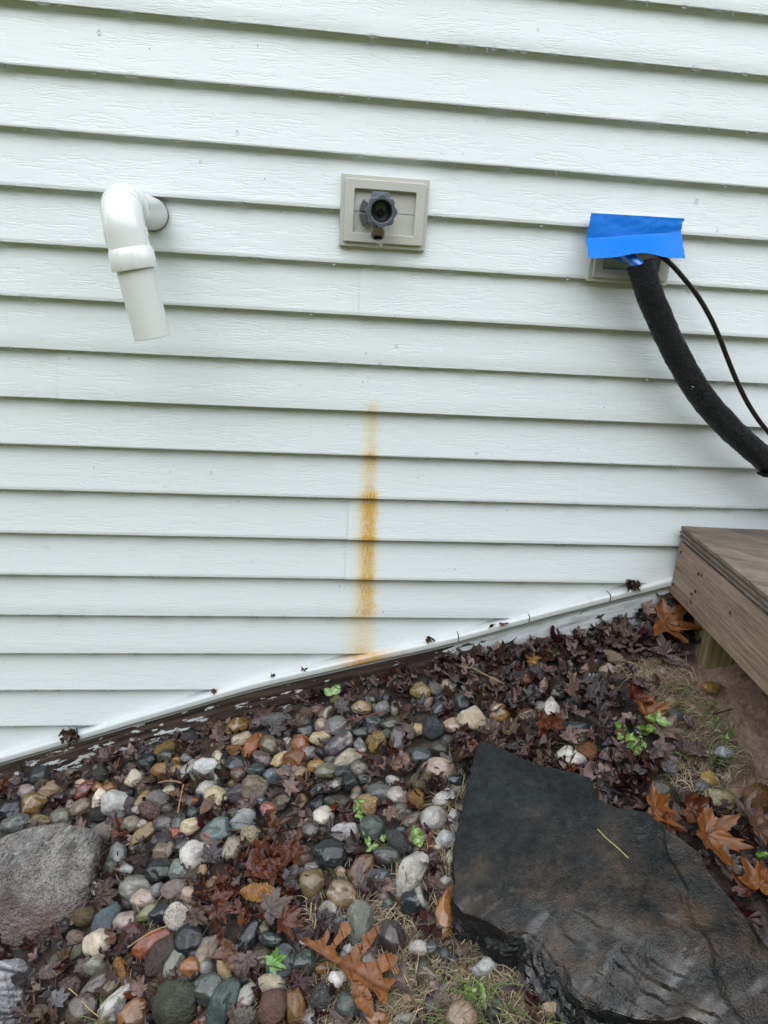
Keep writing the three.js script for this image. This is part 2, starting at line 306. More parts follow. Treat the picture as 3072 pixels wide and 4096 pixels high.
// ---------------------------------------------------------------- white vent pipe
{
  const t = thing('vent_pipe', 'white plastic vent pipe elbow turned down, coming out of the siding on the left', 'pipe');
  t.position.set(-0.3085, Y(-0.338), 0.012);
  const pv = phys({ color: new THREE.Color(0.74, 0.76, 0.76), roughness: 0.2, clearcoat: 0.6, clearcoatRoughness: 0.08 });
  const pv2 = phys({ color: new THREE.Color(0.66, 0.68, 0.665), roughness: 0.32, clearcoat: 0.25, clearcoatRoughness: 0.2 });
  const R = 0.0305, zc = 0.268;
  const ring = new THREE.TorusGeometry(R + 0.0003, 0.0010, 8, 48); ring.translate(0, 0, 0.0012);
  mesh('hole_rim', ring, std({ color: 0x5a4238, roughness: 0.9 }), t);
  const stub = new THREE.CylinderGeometry(R, R, 0.2, 48, 1, true); stub.rotateX(Math.PI / 2); stub.translate(0, 0, 0.1);
  mesh('wall_pipe', stub, pv2, t);
  const arm = new THREE.Group(); arm.name = 'elbow'; arm.rotation.z = THREE.MathUtils.degToRad(12.2); t.add(arm);
  // sweep of the elbow, its sockets and the moulded rings
  const c = []; const rb = 0.044;
  for (let i = 0; i <= 24; i++) { const a = (i / 24) * Math.PI / 2; c.push(new THREE.Vector3(0, -rb + rb * Math.cos(a), zc - rb + rb * Math.sin(a))); }
  const path = new THREE.CatmullRomCurve3([new THREE.Vector3(0, 0, zc - rb - 0.03), ...c, new THREE.Vector3(0, -rb - 0.028, zc)]);
  const eg = new THREE.TubeGeometry(path, 80, R + 0.0028, 56, false);
  const parts = [eg];
  for (const s of [0.20, 0.28, 0.36, 0.44]) {
    const p = path.getPointAt(s), d = path.getTangentAt(s), tg = new THREE.TorusGeometry(R + 0.0027, 0.0009, 8, 56);
    tg.applyQuaternion(new THREE.Quaternion().setFromUnitVectors(new THREE.Vector3(0, 0, 1), d)); tg.translate(p.x, p.y, p.z); parts.push(tg);
  }
  mesh('elbow_body', mergeGeometries(parts.map((g) => g.index ? g.toNonIndexed() : g)), pv, arm);
  const sock = new THREE.LatheGeometry([[R + 0.0027, 0.010], [R + 0.006, 0.0035], [R + 0.0066, 0.0015], [R + 0.0066, -0.023], [R + 0.006, -0.0245], [R - 0.001, -0.0245]].map(([a, b]) => new THREE.Vector2(a, b)).reverse(), 48);
  sock.translate(0, -rb - 0.034, zc); mesh('collar', toCreasedNormals(sock, 0.5), pv, arm);
  const s2 = new THREE.LatheGeometry([[R + 0.0012, 0], [R + 0.004, 0.003], [R + 0.0046, 0.006], [R + 0.0046, 0.026], [R + 0.003, 0.03]].map(([a, b]) => new THREE.Vector2(a, b)), 48);
  s2.rotateX(Math.PI / 2); s2.translate(0, 0, zc - rb - 0.036); mesh('collar', toCreasedNormals(s2, 0.5), pv, arm);
  const drop = new THREE.LatheGeometry([[R - 0.0035, 0.0], [R - 0.0035, -0.1385], [R - 0.003, -0.139], [R - 0.0004, -0.139], [R, -0.1384], [R, -0.1380], [R, -0.0005], [R, 0.0]].map(([a, b]) => new THREE.Vector2(a, b - 0.076)), 96);
  drop.translate(0, 0, zc); mesh('drop_pipe', drop, pv2, arm);
  for (const a of [-1.05, 1.05, 0]) { const nub = a ? box(0.003, 0.015, 0.003, 0, 0, 0, 0.001) : box(0.005, 0.003, 0.002, 0, 0, 0, 0.0006); nub.translate(0, 0, R + 0.0034); nub.rotateY(a * 1.5); nub.translate(0, a ? -rb - 0.004 : -rb + 0.012, zc + (a ? 0 : -0.003)); mesh('moulding_nub', nub, pv, arm); }
}

// ---------------------------------------------------------------- mounting blocks and the tap
const block = phys({ color: new THREE.Color(0.53, 0.53, 0.495), roughness: 0.42, clearcoat: 0.25, clearcoatRoughness: 0.3, bumpMap: tex(256, 256, (u, v) => 0.6 * tileNoise(u, v, 90, 90, 21) + 0.4 * tileNoise(u, v, 40, 40, 22)), bumpScale: 0.0004 });
function frameRing(w, h, w2, h2, depth, r, z) {
  const rr = (W, H, q, P) => { const x = W / 2, y = H / 2; P.moveTo(-x + q, -y); P.lineTo(x - q, -y); P.quadraticCurveTo(x, -y, x, -y + q); P.lineTo(x, y - q); P.quadraticCurveTo(x, y, x - q, y); P.lineTo(-x + q, y); P.quadraticCurveTo(-x, y, -x, y - q); P.lineTo(-x, -y + q); P.quadraticCurveTo(-x, -y, -x + q, -y); return P; };
  const s = rr(w, h, r, new THREE.Shape()); s.holes.push(rr(w2, h2, r, new THREE.Path()));
  const g = new THREE.ExtrudeGeometry(s, { depth: depth - 0.003, bevelEnabled: true, bevelThickness: 0.0012, bevelSize: 0.0011, bevelOffset: -0.0011, bevelSegments: 2, curveSegments: 8 });
  g.translate(0, 0, z + 0.0012); return boxUV(toCreasedNormals(g, 0.25), 12);
}
function mountingBlock(label, x, y, turn, w = 0.177, h = 0.1335) {
  const t = thing('mounting_block', label, 'mounting block'); t.position.set(x, y, 0); t.rotation.z = turn;
  mesh('outer_frame', frameRing(w, h, w - 0.022, h - 0.022, 0.022, 0.0025, 0.003), block, t);
  mesh('raised_frame', frameRing(w - 0.0165, h - 0.0175, w - 0.0535, h - 0.052, 0.0285, 0.0035, 0.004), block, t);
  const bw = w - 0.05, bh = h - 0.048;
  mesh('back_plate', boxUV(box(bw, bh * 0.5 - 0.0006, 0.006, 0, bh * 0.25 + 0.0002, 0.0185), 12), block, t);
  mesh('back_plate', boxUV(box(bw, bh * 0.5 - 0.0006, 0.006, 0, -bh * 0.25 - 0.0002, 0.0178), 12), block, t);
  return t;
}
mountingBlock('beige mounting block with a stepped frame around the grey garden tap', 0.1487, Y(-0.3060), 0.0);
mountingBlock('beige mounting block half hidden under the blue tape where the black hose enters', 0.6800, Y(-0.3440), 0.0, 0.178);
{
  const t = thing('garden_tap', 'grey garden tap with a scalloped round handle dripping in the middle mounting block', 'tap');
  t.position.set(0.138, Y(-0.3075), 0.02);
  const plastic = phys({ color: new THREE.Color(0.075, 0.095, 0.117), roughness: 0.38, clearcoat: 0.3, clearcoatRoughness: 0.25 });
  const metal = std({ color: new THREE.Color(0.16, 0.135, 0.105), roughness: 0.38, metalness: 0.85 });
  // handle: scalloped rim round a deep cup
  const s = new THREE.Shape();
  for (let i = 0; i <= 144; i++) { const a = (i / 144) * Math.PI * 2 + 0.04, r = 0.0272 + 0.0042 * Math.pow(0.5 + 0.5 * Math.cos(a * 8), 0.8); const x = Math.sin(a) * r, y = Math.cos(a) * r; i ? s.lineTo(x, y) : s.moveTo(x, y); }
  s.holes.push(new THREE.Path().absarc(0, 0, 0.0205, 0, Math.PI * 2));
  const rim = new THREE.ExtrudeGeometry(s, { depth: 0.011, bevelEnabled: true, bevelThickness: 0.0022, bevelSize: 0.002, bevelOffset: -0.002, bevelSegments: 4, curveSegments: 48 });
  rim.translate(0, 0, 0.05);
  const cup = new THREE.LatheGeometry([[0.0001, 0.0335], [0.0065, 0.0335], [0.008, 0.034], [0.0160, 0.0355], [0.0184, 0.041], [0.0202, 0.058], [0.0224, 0.0631], [0.025, 0.0631]].map(([a, b]) => new THREE.Vector2(a, b)), 48);
  cup.rotateX(Math.PI / 2);
  const handle = mesh('handle', toCreasedNormals(rim, 0.6), plastic, t);
  mesh('cup', cup, phys({ color: new THREE.Color(0.028, 0.035, 0.042), roughness: 0.5 }), handle);
  const screw = new THREE.CylinderGeometry(0.0062, 0.0068, 0.006, 20); screw.rotateX(Math.PI / 2); screw.translate(0, 0, 0.038); mesh('screw', screw, std({ color: 0x191513, roughness: 0.6, metalness: 0.5 }), handle);
  const stemG = new THREE.CylinderGeometry(0.009, 0.013, 0.034, 24); stemG.rotateX(Math.PI / 2); stemG.translate(0, 0, 0.015); mesh('body', stemG, metal, t);
  // anti-siphon cap above, bracket ears at the left
  const cap = new THREE.LatheGeometry([[0.0001, 0.019], [0.0155, 0.0186], [0.0178, 0.0172], [0.0184, 0.0145], [0.0184, -0.016], [0.014, -0.02]].map(([a, b]) => new THREE.Vector2(a, b)).reverse(), 40);
  cap.scale(1, 1, 0.72); cap.translate(-0.0005, 0.0185, 0.026); mesh('cap', toCreasedNormals(cap, 0.6), phys({ color: new THREE.Color(0.115, 0.14, 0.165), roughness: 0.42, clearcoat: 0.2 }), t);
  const ear = (sgn) => { const e = new THREE.Shape(); e.absarc(0, 0, 0.04, Math.PI + (sgn > 0 ? -0.58 : 0.1), Math.PI + (sgn > 0 ? -0.06 : 0.72), false); e.absarc(0, 0, 0.022, Math.PI + (sgn > 0 ? -0.06 : 0.72), Math.PI + (sgn > 0 ? -0.58 : 0.1), true); const g = new THREE.ExtrudeGeometry(e, { depth: 0.004, bevelEnabled: true, bevelThickness: 0.001, bevelSize: 0.001, bevelSegments: 2 }); g.translate(0.001, 0, 0.008); return g; };
  for (const k of [1, -1]) mesh('bracket_ear', ear(k), std({ color: new THREE.Color(0.12, 0.12, 0.14), roughness: 0.5, metalness: 0.4 }), t);
  const sp = tube([[-0.002, -0.004, 0.010], [-0.003, -0.021, 0.017], [-0.004, -0.033, 0.034], [-0.0045, -0.038, 0.048]], 0.0088, 20, 24); mesh('spout', sp, metal, t);
  const th = [];
  for (let i = 0; i < 5; i++) th.push([0.0118, -0.0015 - i * 0.0028], [0.0132, -0.0026 - i * 0.0028]);
  const thread = new THREE.LatheGeometry([[0.0085, 0.001], ...th, [0.0112, -0.0165], [0.0105, -0.0165], [0.0095, -0.0155], [0.0093, 0.001]].map(([a, b]) => new THREE.Vector2(a, b)).reverse(), 40);
  thread.rotateX(-0.42); thread.translate(-0.0045, -0.033, 0.05); mesh('hose_thread', toCreasedNormals(thread, 0.7), std({ color: new THREE.Color(0.2, 0.165, 0.13), roughness: 0.38, metalness: 0.85 }), t);
}
{ // the drip
  const d = thing('water_drip', 'clear water drip hanging from the garden tap spout', 'water drop');
  d.position.set(0.1345, Y(-0.363), 0.078);
  const s = new THREE.LatheGeometry([[0.0001, -0.013], [0.0022, -0.0118], [0.0028, -0.0095], [0.0020, -0.006], [0.0017, -0.002], [0.0024, 0.002], [0.003, 0.004], [0.0001, 0.0045]].map(([a, b]) => new THREE.Vector2(a, b)), 20);
  mesh('drip', s, water, d); const b = new THREE.SphereGeometry(0.0032, 16, 12); b.translate(0.0062, -0.005, 0.002); mesh('bead', b, water, d);
}

// ---------------------------------------------------------------- blue tape, foam pipe, black cable
{
  const t = thing('blue_tape', 'bright blue plastic tape sheet hung like an awning over the black hose entry', 'tape');
  const C = { tl: [0.5735, -0.2785, 0.038], tr: [0.7715, -0.2758, 0.038], ml: [0.5685, -0.3292, 0.043], mr: [0.7725, -0.3025, 0.0395], bl: [0.5611, -0.3675, 0.09], br: [0.7668, -0.3554, 0.09] };
  const nx = 60, ny = 40, P = [], U = [], I = [], L = (a, b, k) => [0, 1, 2].map((i) => a[i] + (b[i] - a[i]) * k), eps = rngOf(9);
  const rag = Array.from({ length: ny + 1 }, () => [0.0016 * (eps() - 0.5), 0.002 * (eps() - 0.5)]);
  for (const back of [0, 1]) for (let j = 0; j <= ny; j++) for (let i = 0; i <= nx; i++) {
    const u = i / nx, v = j / ny, fold = 0.5;
    const a = v < fold ? L(C.tl, C.ml, v / fold) : L(C.ml, C.bl, (v - fold) / (1 - fold)), b = v < fold ? L(C.tr, C.mr, v / fold) : L(C.mr, C.br, (v - fold) / (1 - fold));
    const p = L(a, b, u), sag = sst(0.5, 1, v);
    p[1] += sag * (0.0105 * Math.exp(-(((u - 0.52) / 0.22) ** 2))) ; p[2] += sag * 0.01 * Math.exp(-(((u - 0.5) / 0.25) ** 2)) + 0.0018 * N3(u * 4, v * 3, 2) + 0.0009 * N3(u * 13, v * 6, 5) + 0.004 * N3(u * 1.7, v * 1.5, 8) * v;
    if (i === 0) p[0] += rag[j][0]; if (i === nx) p[0] += rag[j][1] - 0.0035 * sst(0.1, 0.13, v) + 0.003;
    P.push(p[0], Y(p[1]), p[2] - back * 0.0009); U.push(u * 2, v);
  }
  const w = nx + 1, off = w * (ny + 1);
  for (let j = 0; j < ny; j++) for (let i = 0; i < nx; i++) { const a = j * w + i; I.push(a, a + w, a + 1, a + 1, a + w, a + w + 1, off + a, off + a + 1, off + a + w, off + a + 1, off + a + w + 1, off + a + w); }
  const g = new THREE.BufferGeometry(); g.setAttribute('position', new THREE.Float32BufferAttribute(P, 3)); g.setAttribute('uv', new THREE.Float32BufferAttribute(U, 2)); g.setIndex(I); g.computeVertexNormals();
  const weave = tex(256, 256, (u, v) => 0.5 + 0.25 * Math.sin(u * Math.PI * 2 * 60) + 0.2 * tileNoise(u, v, 30, 30, 8));
  mesh('sheet', g, phys({ color: new THREE.Color(0.0, 0.16, 0.62), roughness: 0.5, specularIntensity: 0.6, bumpMap: weave, bumpScale: 0.00018 }), t);
  const r = rngOf(12), m = new THREE.Matrix4(), q = new THREE.Quaternion(), N = 110, drops = shade(new THREE.InstancedMesh(new THREE.SphereGeometry(1, 8, 6), water, N)); drops.name = 'rain_drop';
  for (let i = 0; i < N; i++) {
    const a = Math.floor(r() * (ny - 2)) + 1, b = Math.floor(r() ** 1.25 * nx), o = (a * w + b) * 3, s = 0.0006 + 0.0016 * r() ** 3;
    drops.setMatrixAt(i, m.compose(new THREE.Vector3(P[o] + 0.003 * (r() - 0.5), P[o + 1], P[o + 2] + 0.0002), q, new THREE.Vector3(s, s * (1 + 1.2 * r()), s * 0.8)));
  }
  kind(drops, 'stuff'); t.add(drops);
}
const foamBump = tex(512, 512, (u, v) => { const a = tileNoise(u, v, 90, 90, 31), b = tileNoise(u, v, 40, 40, 32), c = tileNoise(u, v, 10, 10, 33); return 0.5 * Math.abs(a - 0.5) * 2 + 0.3 * b + 0.25 * c; });
{
  const t = thing('insulated_hose', 'thick hose in black foam insulation curving down to the right from the blue tape', 'hose');
  const H = [[0.6700, -0.371, 0.094], [0.6861, -0.4046, 0.096], [0.7117, -0.4461, 0.093], [0.7444, -0.491, 0.09], [0.7821, -0.5425, 0.09], [0.8276, -0.5981, 0.09], [0.8878, -0.658, 0.09], [0.9583, -0.7133, 0.09], [1.0248, -0.758, 0.09], [1.115, -0.812, 0.09], [1.25, -0.885, 0.09]].map(([a, b, c]) => [a, Y(b), c]);
  const g = tube(H, 0.0268, 240, 48), p = g.attributes.position, nn = g.attributes.normal, uv = g.attributes.uv;
  for (let i = 0; i < p.count; i++) { const x = p.getX(i), y = p.getY(i), z = p.getZ(i), d = 0.0030 * fbm(x * 34, y * 34, z * 34, 3) + 0.0011 * N3(x * 190, y * 190, z * 190); p.setXYZ(i, x + nn.getX(i) * d, y + nn.getY(i) * d, z + nn.getZ(i) * d); uv.setXY(i, uv.getX(i) * 6, uv.getY(i) * 1.6); }
  g.computeVertexNormals();
  const fm = phys({ color: new THREE.Color(0.006, 0.006, 0.0075), roughness: 0.3, specularIntensity: 0.5, bumpMap: foamBump, bumpScale: 0.007 });
  mesh('foam_sleeve', g, fm, t);
  const end = new THREE.LatheGeometry([[0.012, 0], [0.0245, 0.001], [0.0268, -0.002], [0.0268, -0.01]].map(([a, b]) => new THREE.Vector2(a, b)).reverse(), 40), dir = new THREE.Vector3(H[0][0] - H[1][0], H[0][1] - H[1][1], H[0][2] - H[1][2]).normalize();
  end.applyQuaternion(new THREE.Quaternion().setFromUnitVectors(new THREE.Vector3(0, 1, 0), dir)); end.translate(...H[0]); mesh('sleeve_end', end, fm, t);
  const neck = tube([[0.64, Y(-0.35), 0.025], [0.648, Y(-0.357), 0.05], [0.657, Y(-0.363), 0.075], [0.6745, Y(-0.381), 0.095]], 0.0118, 40, 24), np = neck.attributes.position, nn2 = neck.attributes.normal;
  for (let i = 0; i < np.count; i++) { const d = 0.0012 * N3(np.getX(i) * 90, np.getY(i) * 90, np.getZ(i) * 90); np.setXYZ(i, np.getX(i) + nn2.getX(i) * d, np.getY(i) + nn2.getY(i) * d, np.getZ(i) + nn2.getZ(i) * d); }
  neck.computeVertexNormals();
  mesh('taped_neck', neck, phys({ color: new THREE.Color(0.004, 0.13, 0.56), roughness: 0.25, clearcoat: 0.8, clearcoatRoughness: 0.08 }), t, 'neck of the hose wrapped in shiny blue tape');
  const tie = new THREE.ConeGeometry(0.007, 0.012, 3); tie.rotateX(Math.PI / 2); tie.translate(0.8225, Y(-0.612), 0.115); mesh('seam_tab', tie, phys({ color: 0x111113, roughness: 0.15, clearcoat: 1 }), t);
  const flap = box(0.05, 0.007, 0.03, 1.058, Y(-0.803), 0.103, 0.003); mesh('sleeve_edge', flap, fm, t);
}
{
  const c = tag(mesh('black_cable', tube([[0.7180, -0.338, 0.03], [0.7324, -0.3555, 0.06], [0.753, -0.369, 0.064], [0.7853, -0.3941, 0.063], [0.8222, -0.4249, 0.06], [0.8587, -0.4648, 0.06], [0.8898, -0.5059, 0.06], [0.9236, -0.5567, 0.06], [0.9622, -0.6117, 0.06], [1.0037, -0.6621, 0.06], [1.0579, -0.7133, 0.06], [1.2, -0.82, 0.07]].map(([a, b, z]) => [a, Y(b), z]), 0.0053, 140, 16),
    phys({ color: new THREE.Color(0.010, 0.008, 0.006), roughness: 0.3, specularIntensity: 0.6, clearcoat: 0.25, clearcoatRoughness: 0.2 })), 'thin glossy black cable curving down to the right beside the insulated hose', 'cable');
}

// ---------------------------------------------------------------- wooden deck corner
{
  const t = thing('wooden_deck', 'weathered wooden deck corner with plywood top and plank edge on a short post', 'deck');
  t.position.set(0.918, Y(-0.958), 0.03); t.rotation.y = THREE.MathUtils.degToRad(-4);
  const wood = (seed, ca, cb, knots, fx) => tex(1024, 256, (u, v) => {
    let yy = v * 7, dk = 0; for (const [kx, ky, kr] of knots) { const d = Math.hypot((u - kx) * fx, v - ky) / kr; yy += 1.1 * Math.exp(-d * d * 0.5) * Math.sign(v - ky || 1); dk = Math.max(dk, sst(0.75, 0.35, d)); }
    const wv = yy + 0.8 * fbm(u * 3, v * 2, seed, 3), ringv = 0.5 + 0.5 * Math.sin(wv * 8 + 3 * fbm(u * 5, wv, seed + 2, 2)), fine = fbm(u * 26, v * 120, seed + 4, 3);
    let c = mixc(ca, cb, clamp(0.28 * ringv + 1.1 * fine + 0.34 + 0.9 * fbm(u * 4, v * 5, seed + 9, 4) - 0.5 * sst(0.3, 0.45, fbm(u * 6, v * 60, seed + 21, 2))));
    return mixc(c, [0.03, 0.018, 0.012], dk * 0.9);
  }, true, THREE.ClampToEdgeWrapping);
  const fine = tex(512, 256, (u, v) => 0.6 * tileNoise(u, v, 10, 110, 41) + 0.4 * tileNoise(u, v, 24, 240, 42));
  const uvTo = (g, fu, fv) => { const p = g.attributes.position, uv = g.attributes.uv; for (let i = 0; i < p.count; i++) uv.setXY(i, fu(p.getX(i), p.getY(i), p.getZ(i)), fv(p.getX(i), p.getY(i), p.getZ(i))); return g; };
  const fasciaMat = std({ map: wood(3, [0.15, 0.10, 0.07], [0.37, 0.275, 0.195], [[0.12, 0.75, 0.05], [0.1, 0.2, 0.05], [0.25, 0.6, 0.05], [0.62, 0.42, 0.08], [0.9, 0.7, 0.06]], 5), roughness: 0.6, bumpMap: fine, bumpScale: 0.0012 });
  const fas = box(0.038, 0.139, 1.3, 0.019, -0.0385 - 0.0695, 0.65, 0.003);
  mesh('edge_plank', uvTo(fas, (x, y, z) => z / 1.1, (x, y, z) => (y + 0.178) / 0.139 * 0.96 + 0.02 + x * 0.3), fasciaMat, t);
  const plyMat = std({ map: wood(13, [0.07, 0.055, 0.042], [0.23, 0.185, 0.14], [], 1), roughness: 0.5, bumpMap: fine, bumpScale: 0.0016 });
  const edgeMat = std({ color: new THREE.Color(0.10, 0.078, 0.056), roughness: 0.85 });
  const ply = (y0, th, inset, name, mat) => {
    const g = new THREE.BoxGeometry(1.5, th, 1.3 - inset, 60, 1, 60); g.translate(0.75 - 0.004 + inset, y0 - th / 2, 0.65);
    const p = g.attributes.position; for (let i = 0; i < p.count; i++) { const x = p.getX(i), z = p.getZ(i); const e = x < 0.01 ? 0.0025 * fbm(z * 22, y0 * 90, 3, 3) : 0; p.setX(i, x + e); p.setY(i, p.getY(i) + 0.0012 * N3(x * 6, z * 6, 1)); }
    g.computeVertexNormals(); return mesh(name, uvTo(g, (x, y, z) => (x * 0.7 + z * 0.45) * 0.9, (x, y, z) => (z * 0.7 - x * 0.45) * 1.6 + y * 3 + 0.4), mat, t);
  };
  ply(0, 0.0075, 0, 'plywood_top', plyMat); ply(-0.0078, 0.005, 0.0018, 'plywood_layer', edgeMat); ply(-0.0131, 0.0062, 0, 'plywood_layer', plyMat); ply(-0.0196, 0.0045, 0.0022, 'plywood_layer', edgeMat); ply(-0.0244, 0.0062, 0.0005, 'plywood_layer', plyMat);
  const joist = box(1.45, 0.1, 0.036, 0.765, -0.09, 0.022); mesh('joist', uvTo(joist, (x) => x, (x, y) => y * 5 + 0.8), fasciaMat, t);
  const joist2 = box(1.45, 0.1, 0.036, 0.765, -0.09, 0.6); mesh('joist', uvTo(joist2, (x) => x, (x, y) => y * 5 + 0.8), fasciaMat, t);
  const rail = box(1.45, 0.006, 1.28, 0.765, -0.0345, 0.65); mesh('sub_floor', rail, edgeMat, t);
  const post = box(0.089, 0.42, 0.089, 0, 0, 0, 0.004); post.translate(0.062 + 0.0445 - 0.004, -0.25, 0.118 - 0.0445 + 0.004);
  const postMap = tex(256, 512, (u, v) => { const w = fbm(u * 60, v * 3, 4, 3), r = 0.5 + 0.5 * Math.sin(u * 60 + 3 * fbm(u * 4, v * 2, 6, 2)); return mixc([0.15, 0.13, 0.06], [0.36, 0.30, 0.15], clamp(0.5 * r + w + 0.3)); }, true);
  mesh('post', uvTo(post, (x, y, z) => (x + z) * 5.5, (x, y, z) => y * 2), std({ map: postMap, roughness: 0.6 }), t);
  const nailM = std({ color: 0x2a211c, roughness: 0.6, metalness: 0.5 });
  for (const [y, z] of [[-0.062, 0.018], [-0.150, 0.014], [-0.075, 0.118], [-0.118, 0.122], [-0.13, 0.108], [-0.07, 0.43]]) { const n = new THREE.CylinderGeometry(0.0036, 0.0036, 0.002, 12); n.rotateZ(Math.PI / 2); n.translate(-0.0004, y, z); mesh('nail_head', n, nailM, t); }
}

// ---------------------------------------------------------------- stones
const PAL = { white: 'd2cac2', white2: 'c6bfb4', white3: 'cbc3b4', chalk: 'c9c5bc', chalk2: 'c2bec4', cream: 'c0b292', cream2: 'b89e6c', beige: 'b09a88', beige2: '8f7d6c', tan: '9c8462', tan2: '857660', tan3: 'b08e5c', pink: 'a58c82', pink2: 'a8968a', rose: '7d5a56', rose2: '5e4a46', red: '7e382b', coral: 'a3543f', orange: '9a571d', orange2: 'a5742f', orange3: '9c6420', orange4: '96481c', amber: '8e5a18', ochre: '8a662a', ochre2: '7d5a2a', ochre3: 'a88236', mustard: '857034', mustard2: '80683a', mustard3: '8a7f4c', brown: '5e4a3c', brown2: '6a4a2c', brown3: '4a403a', taupe: '7d6f64', taupe2: '8a8072', taupe3: '665c54', grey: '7a7672', lgrey: 'a3a09b', lgrey2: '979a9c', dgrey: '44484a', slate: '4a5052', slate2: '5f686a', slate3: '46534f', teal: '3a4645', tealb: '587070', bteal: '222b2e', bteal2: '24292a', black: '232428', navy: '252a36', olive: '666042', olive2: '6e6a50', olive3: '5c5032', dolive: '42443a', dolive2: '4a4c3c', sage: '817f6c', sage2: '7d8072', sage3: '70754e', ggrey: '5c6058', ggrey2: '7d8076', purple: '5a5054', purple2: '5c4e50', purple3: '4e4850', purple4: '443a38', maroon: '5a3a34', maroon2: '5e2a2c', maroon3: '5e403c', rust: '74451f', rust2: '8e5424', rust3: '96602f' };
const stoneBump = tex(512, 512, (u, v) => 0.45 * tileNoise(u, v, 30, 30, 51) + 0.3 * tileNoise(u, v, 80, 80, 52) + 0.25 * tileNoise(u, v, 170, 170, 53));
const stoneRough = tex(256, 256, (u, v) => clamp(0.25 + 0.75 * sst(0.3, 0.75, 0.6 * tileNoise(u, v, 9, 9, 54) + 0.4 * tileNoise(u, v, 34, 34, 55))));
const GRAIN = 0.62;                                                   // mean of the grain maps, made up for in the vertex colours
const grainMap = tex(512, 512, (u, v) => { const n = 0.5 * tileNoise(u, v, 60, 60, 71) + 0.5 * tileNoise(u, v, 150, 150, 72), q = tileNoise(u, v, 14, 14, 73), m = clamp(GRAIN * (0.62 + 0.5 * n + 0.26 * q)); return [m, m, m]; }, true);
const graniteMap = tex(512, 512, (u, v) => {
  const n = tileNoise(u, v, 90, 90, 74), k = tileNoise(u, v, 130, 130, 75), l = tileNoise(u, v, 170, 170, 76), q = tileNoise(u, v, 16, 16, 77);
  let m = GRAIN * (0.72 + 0.3 * n + 0.2 * q); m = m + (0.12 - m) * sst(0.68, 0.76, k + 0.12 * (q - 0.5)); m = m + (1 - m) * 0.8 * sst(0.72, 0.8, l - 0.1 * (q - 0.5)); m = clamp(m); return [m, m * 0.985, m * 0.96];
}, true);
const finish = [grainMap, graniteMap].flatMap((map) => [
  phys({ vertexColors: true, map, roughness: 0.55, specularIntensity: 0.6, bumpMap: stoneBump, bumpScale: 0.0024 }),
  phys({ vertexColors: true, map, roughness: 0.5, roughnessMap: stoneRough, specularIntensity: 0.35, bumpMap: stoneBump, bumpScale: 0.0020, clearcoat: 0.5, clearcoatRoughness: 0.10 }),
  phys({ vertexColors: true, map, roughness: 0.4, specularIntensity: 0.35, bumpMap: stoneBump, bumpScale: 0.0016, clearcoat: 0.9, clearcoatRoughness: 0.05 }),
  phys({ vertexColors: true, map, roughness: 0.26, bumpMap: stoneBump, bumpScale: 0.005 }),
]);
function rockShape(seed, angular, detail, lump = 1) {                 // a rock that fills -1..1 in x and y
  const g0 = new THREE.IcosahedronGeometry(1, detail); g0.deleteAttribute('normal'); g0.deleteAttribute('uv');
  const g = mergeVertices(g0, 1e-5), p = g.attributes.position, r = rngOf(seed), pl = [];
  const n = 7 + Math.floor(angular * 9);
  for (let i = 0; i < n; i++) { const z = 2 * r() - 1, a = 6.2832 * r(), q = Math.sqrt(1 - z * z); pl.push([q * Math.cos(a), q * Math.sin(a), z, 0.98 - (0.14 + 0.26 * angular) * r()]); }
  const k = 9 + 34 * angular, v = new THREE.Vector3(), o = seed * 0.731;
  let mx = 0, my = 0, lx = 0, ly = 0, mz = 0;
  for (let i = 0; i < p.count; i++) {
    v.fromBufferAttribute(p, i);
    let s = Math.exp(-k * 1.0);
    for (const [a, b, c, d] of pl) { const t = a * v.x + b * v.y + c * v.z; if (t > 0.15) s += Math.exp(-k * Math.min(1.6, d / t)); }
    let R = -Math.log(s) / k;
    R *= 1 + lump * (0.09 * N3(v.x * 1.3 + o, v.y * 1.3, v.z * 1.3) + 0.035 * N3(v.x * 3 + o, v.y * 3, v.z * 3) + (0.008 + 0.02 * angular) * N3(v.x * 8 + o, v.y * 8, v.z * 8));
    v.multiplyScalar(R); p.setXYZ(i, v.x, v.y, v.z);
    mx = Math.max(mx, v.x); lx = Math.min(lx, v.x); my = Math.max(my, v.y); ly = Math.min(ly, v.y); mz = Math.max(mz, Math.abs(v.z));
  }
  for (let i = 0; i < p.count; i++) p.setXYZ(i, ((p.getX(i) - lx) / (mx - lx)) * 2 - 1, ((p.getY(i) - ly) / (my - ly)) * 2 - 1, p.getZ(i) / mz);
  return g;
}
function stonePaint(g, seed, hex, style, scale) {                     // veins, grains and mottling that belong to the stone itself
  const r = rngOf(seed + 99), b0 = lin('#' + hex, 0.64 / GRAIN), gl = (b0[0] + b0[1] + b0[2]) / 3, base = mixc(b0, [gl * 1.07, gl, gl * 0.91], 0.2), o = seed * 1.37, warm = 0.9 + 0.2 * r(), tint = [base[0] * warm, base[1], base[2] * (2 - warm)];
  const vx = r() - 0.5, vy = r() - 0.5, vz = r() - 0.5, f = 20 + 30 * r();
  return colored(g, (x, y, z) => {
    const n = fbm(x * 34 + o, y * 34, z * 34, 3), fine = N3(x * 260 + o, y * 260, z * 260);
    let c = tint.map((v) => v * (1 + 0.75 * n + 0.24 * fine));
    if (style === '~') {
      const b = Math.sin((x * vx + y * vy + z * vz) * f * 9 + 3.5 * fbm(x * 16 + o, y * 16, z * 16, 2));
      c = mixc(c, [0.7, 0.65, 0.56], 0.5 * sst(0.86, 0.99, b)); c = mixc(c, tint.map((v) => v * 0.45), 0.7 * sst(0.05, 0.35, fbm(x * 20, y * 20 + o, z * 20, 3)));
    }
    return c;
  });
}
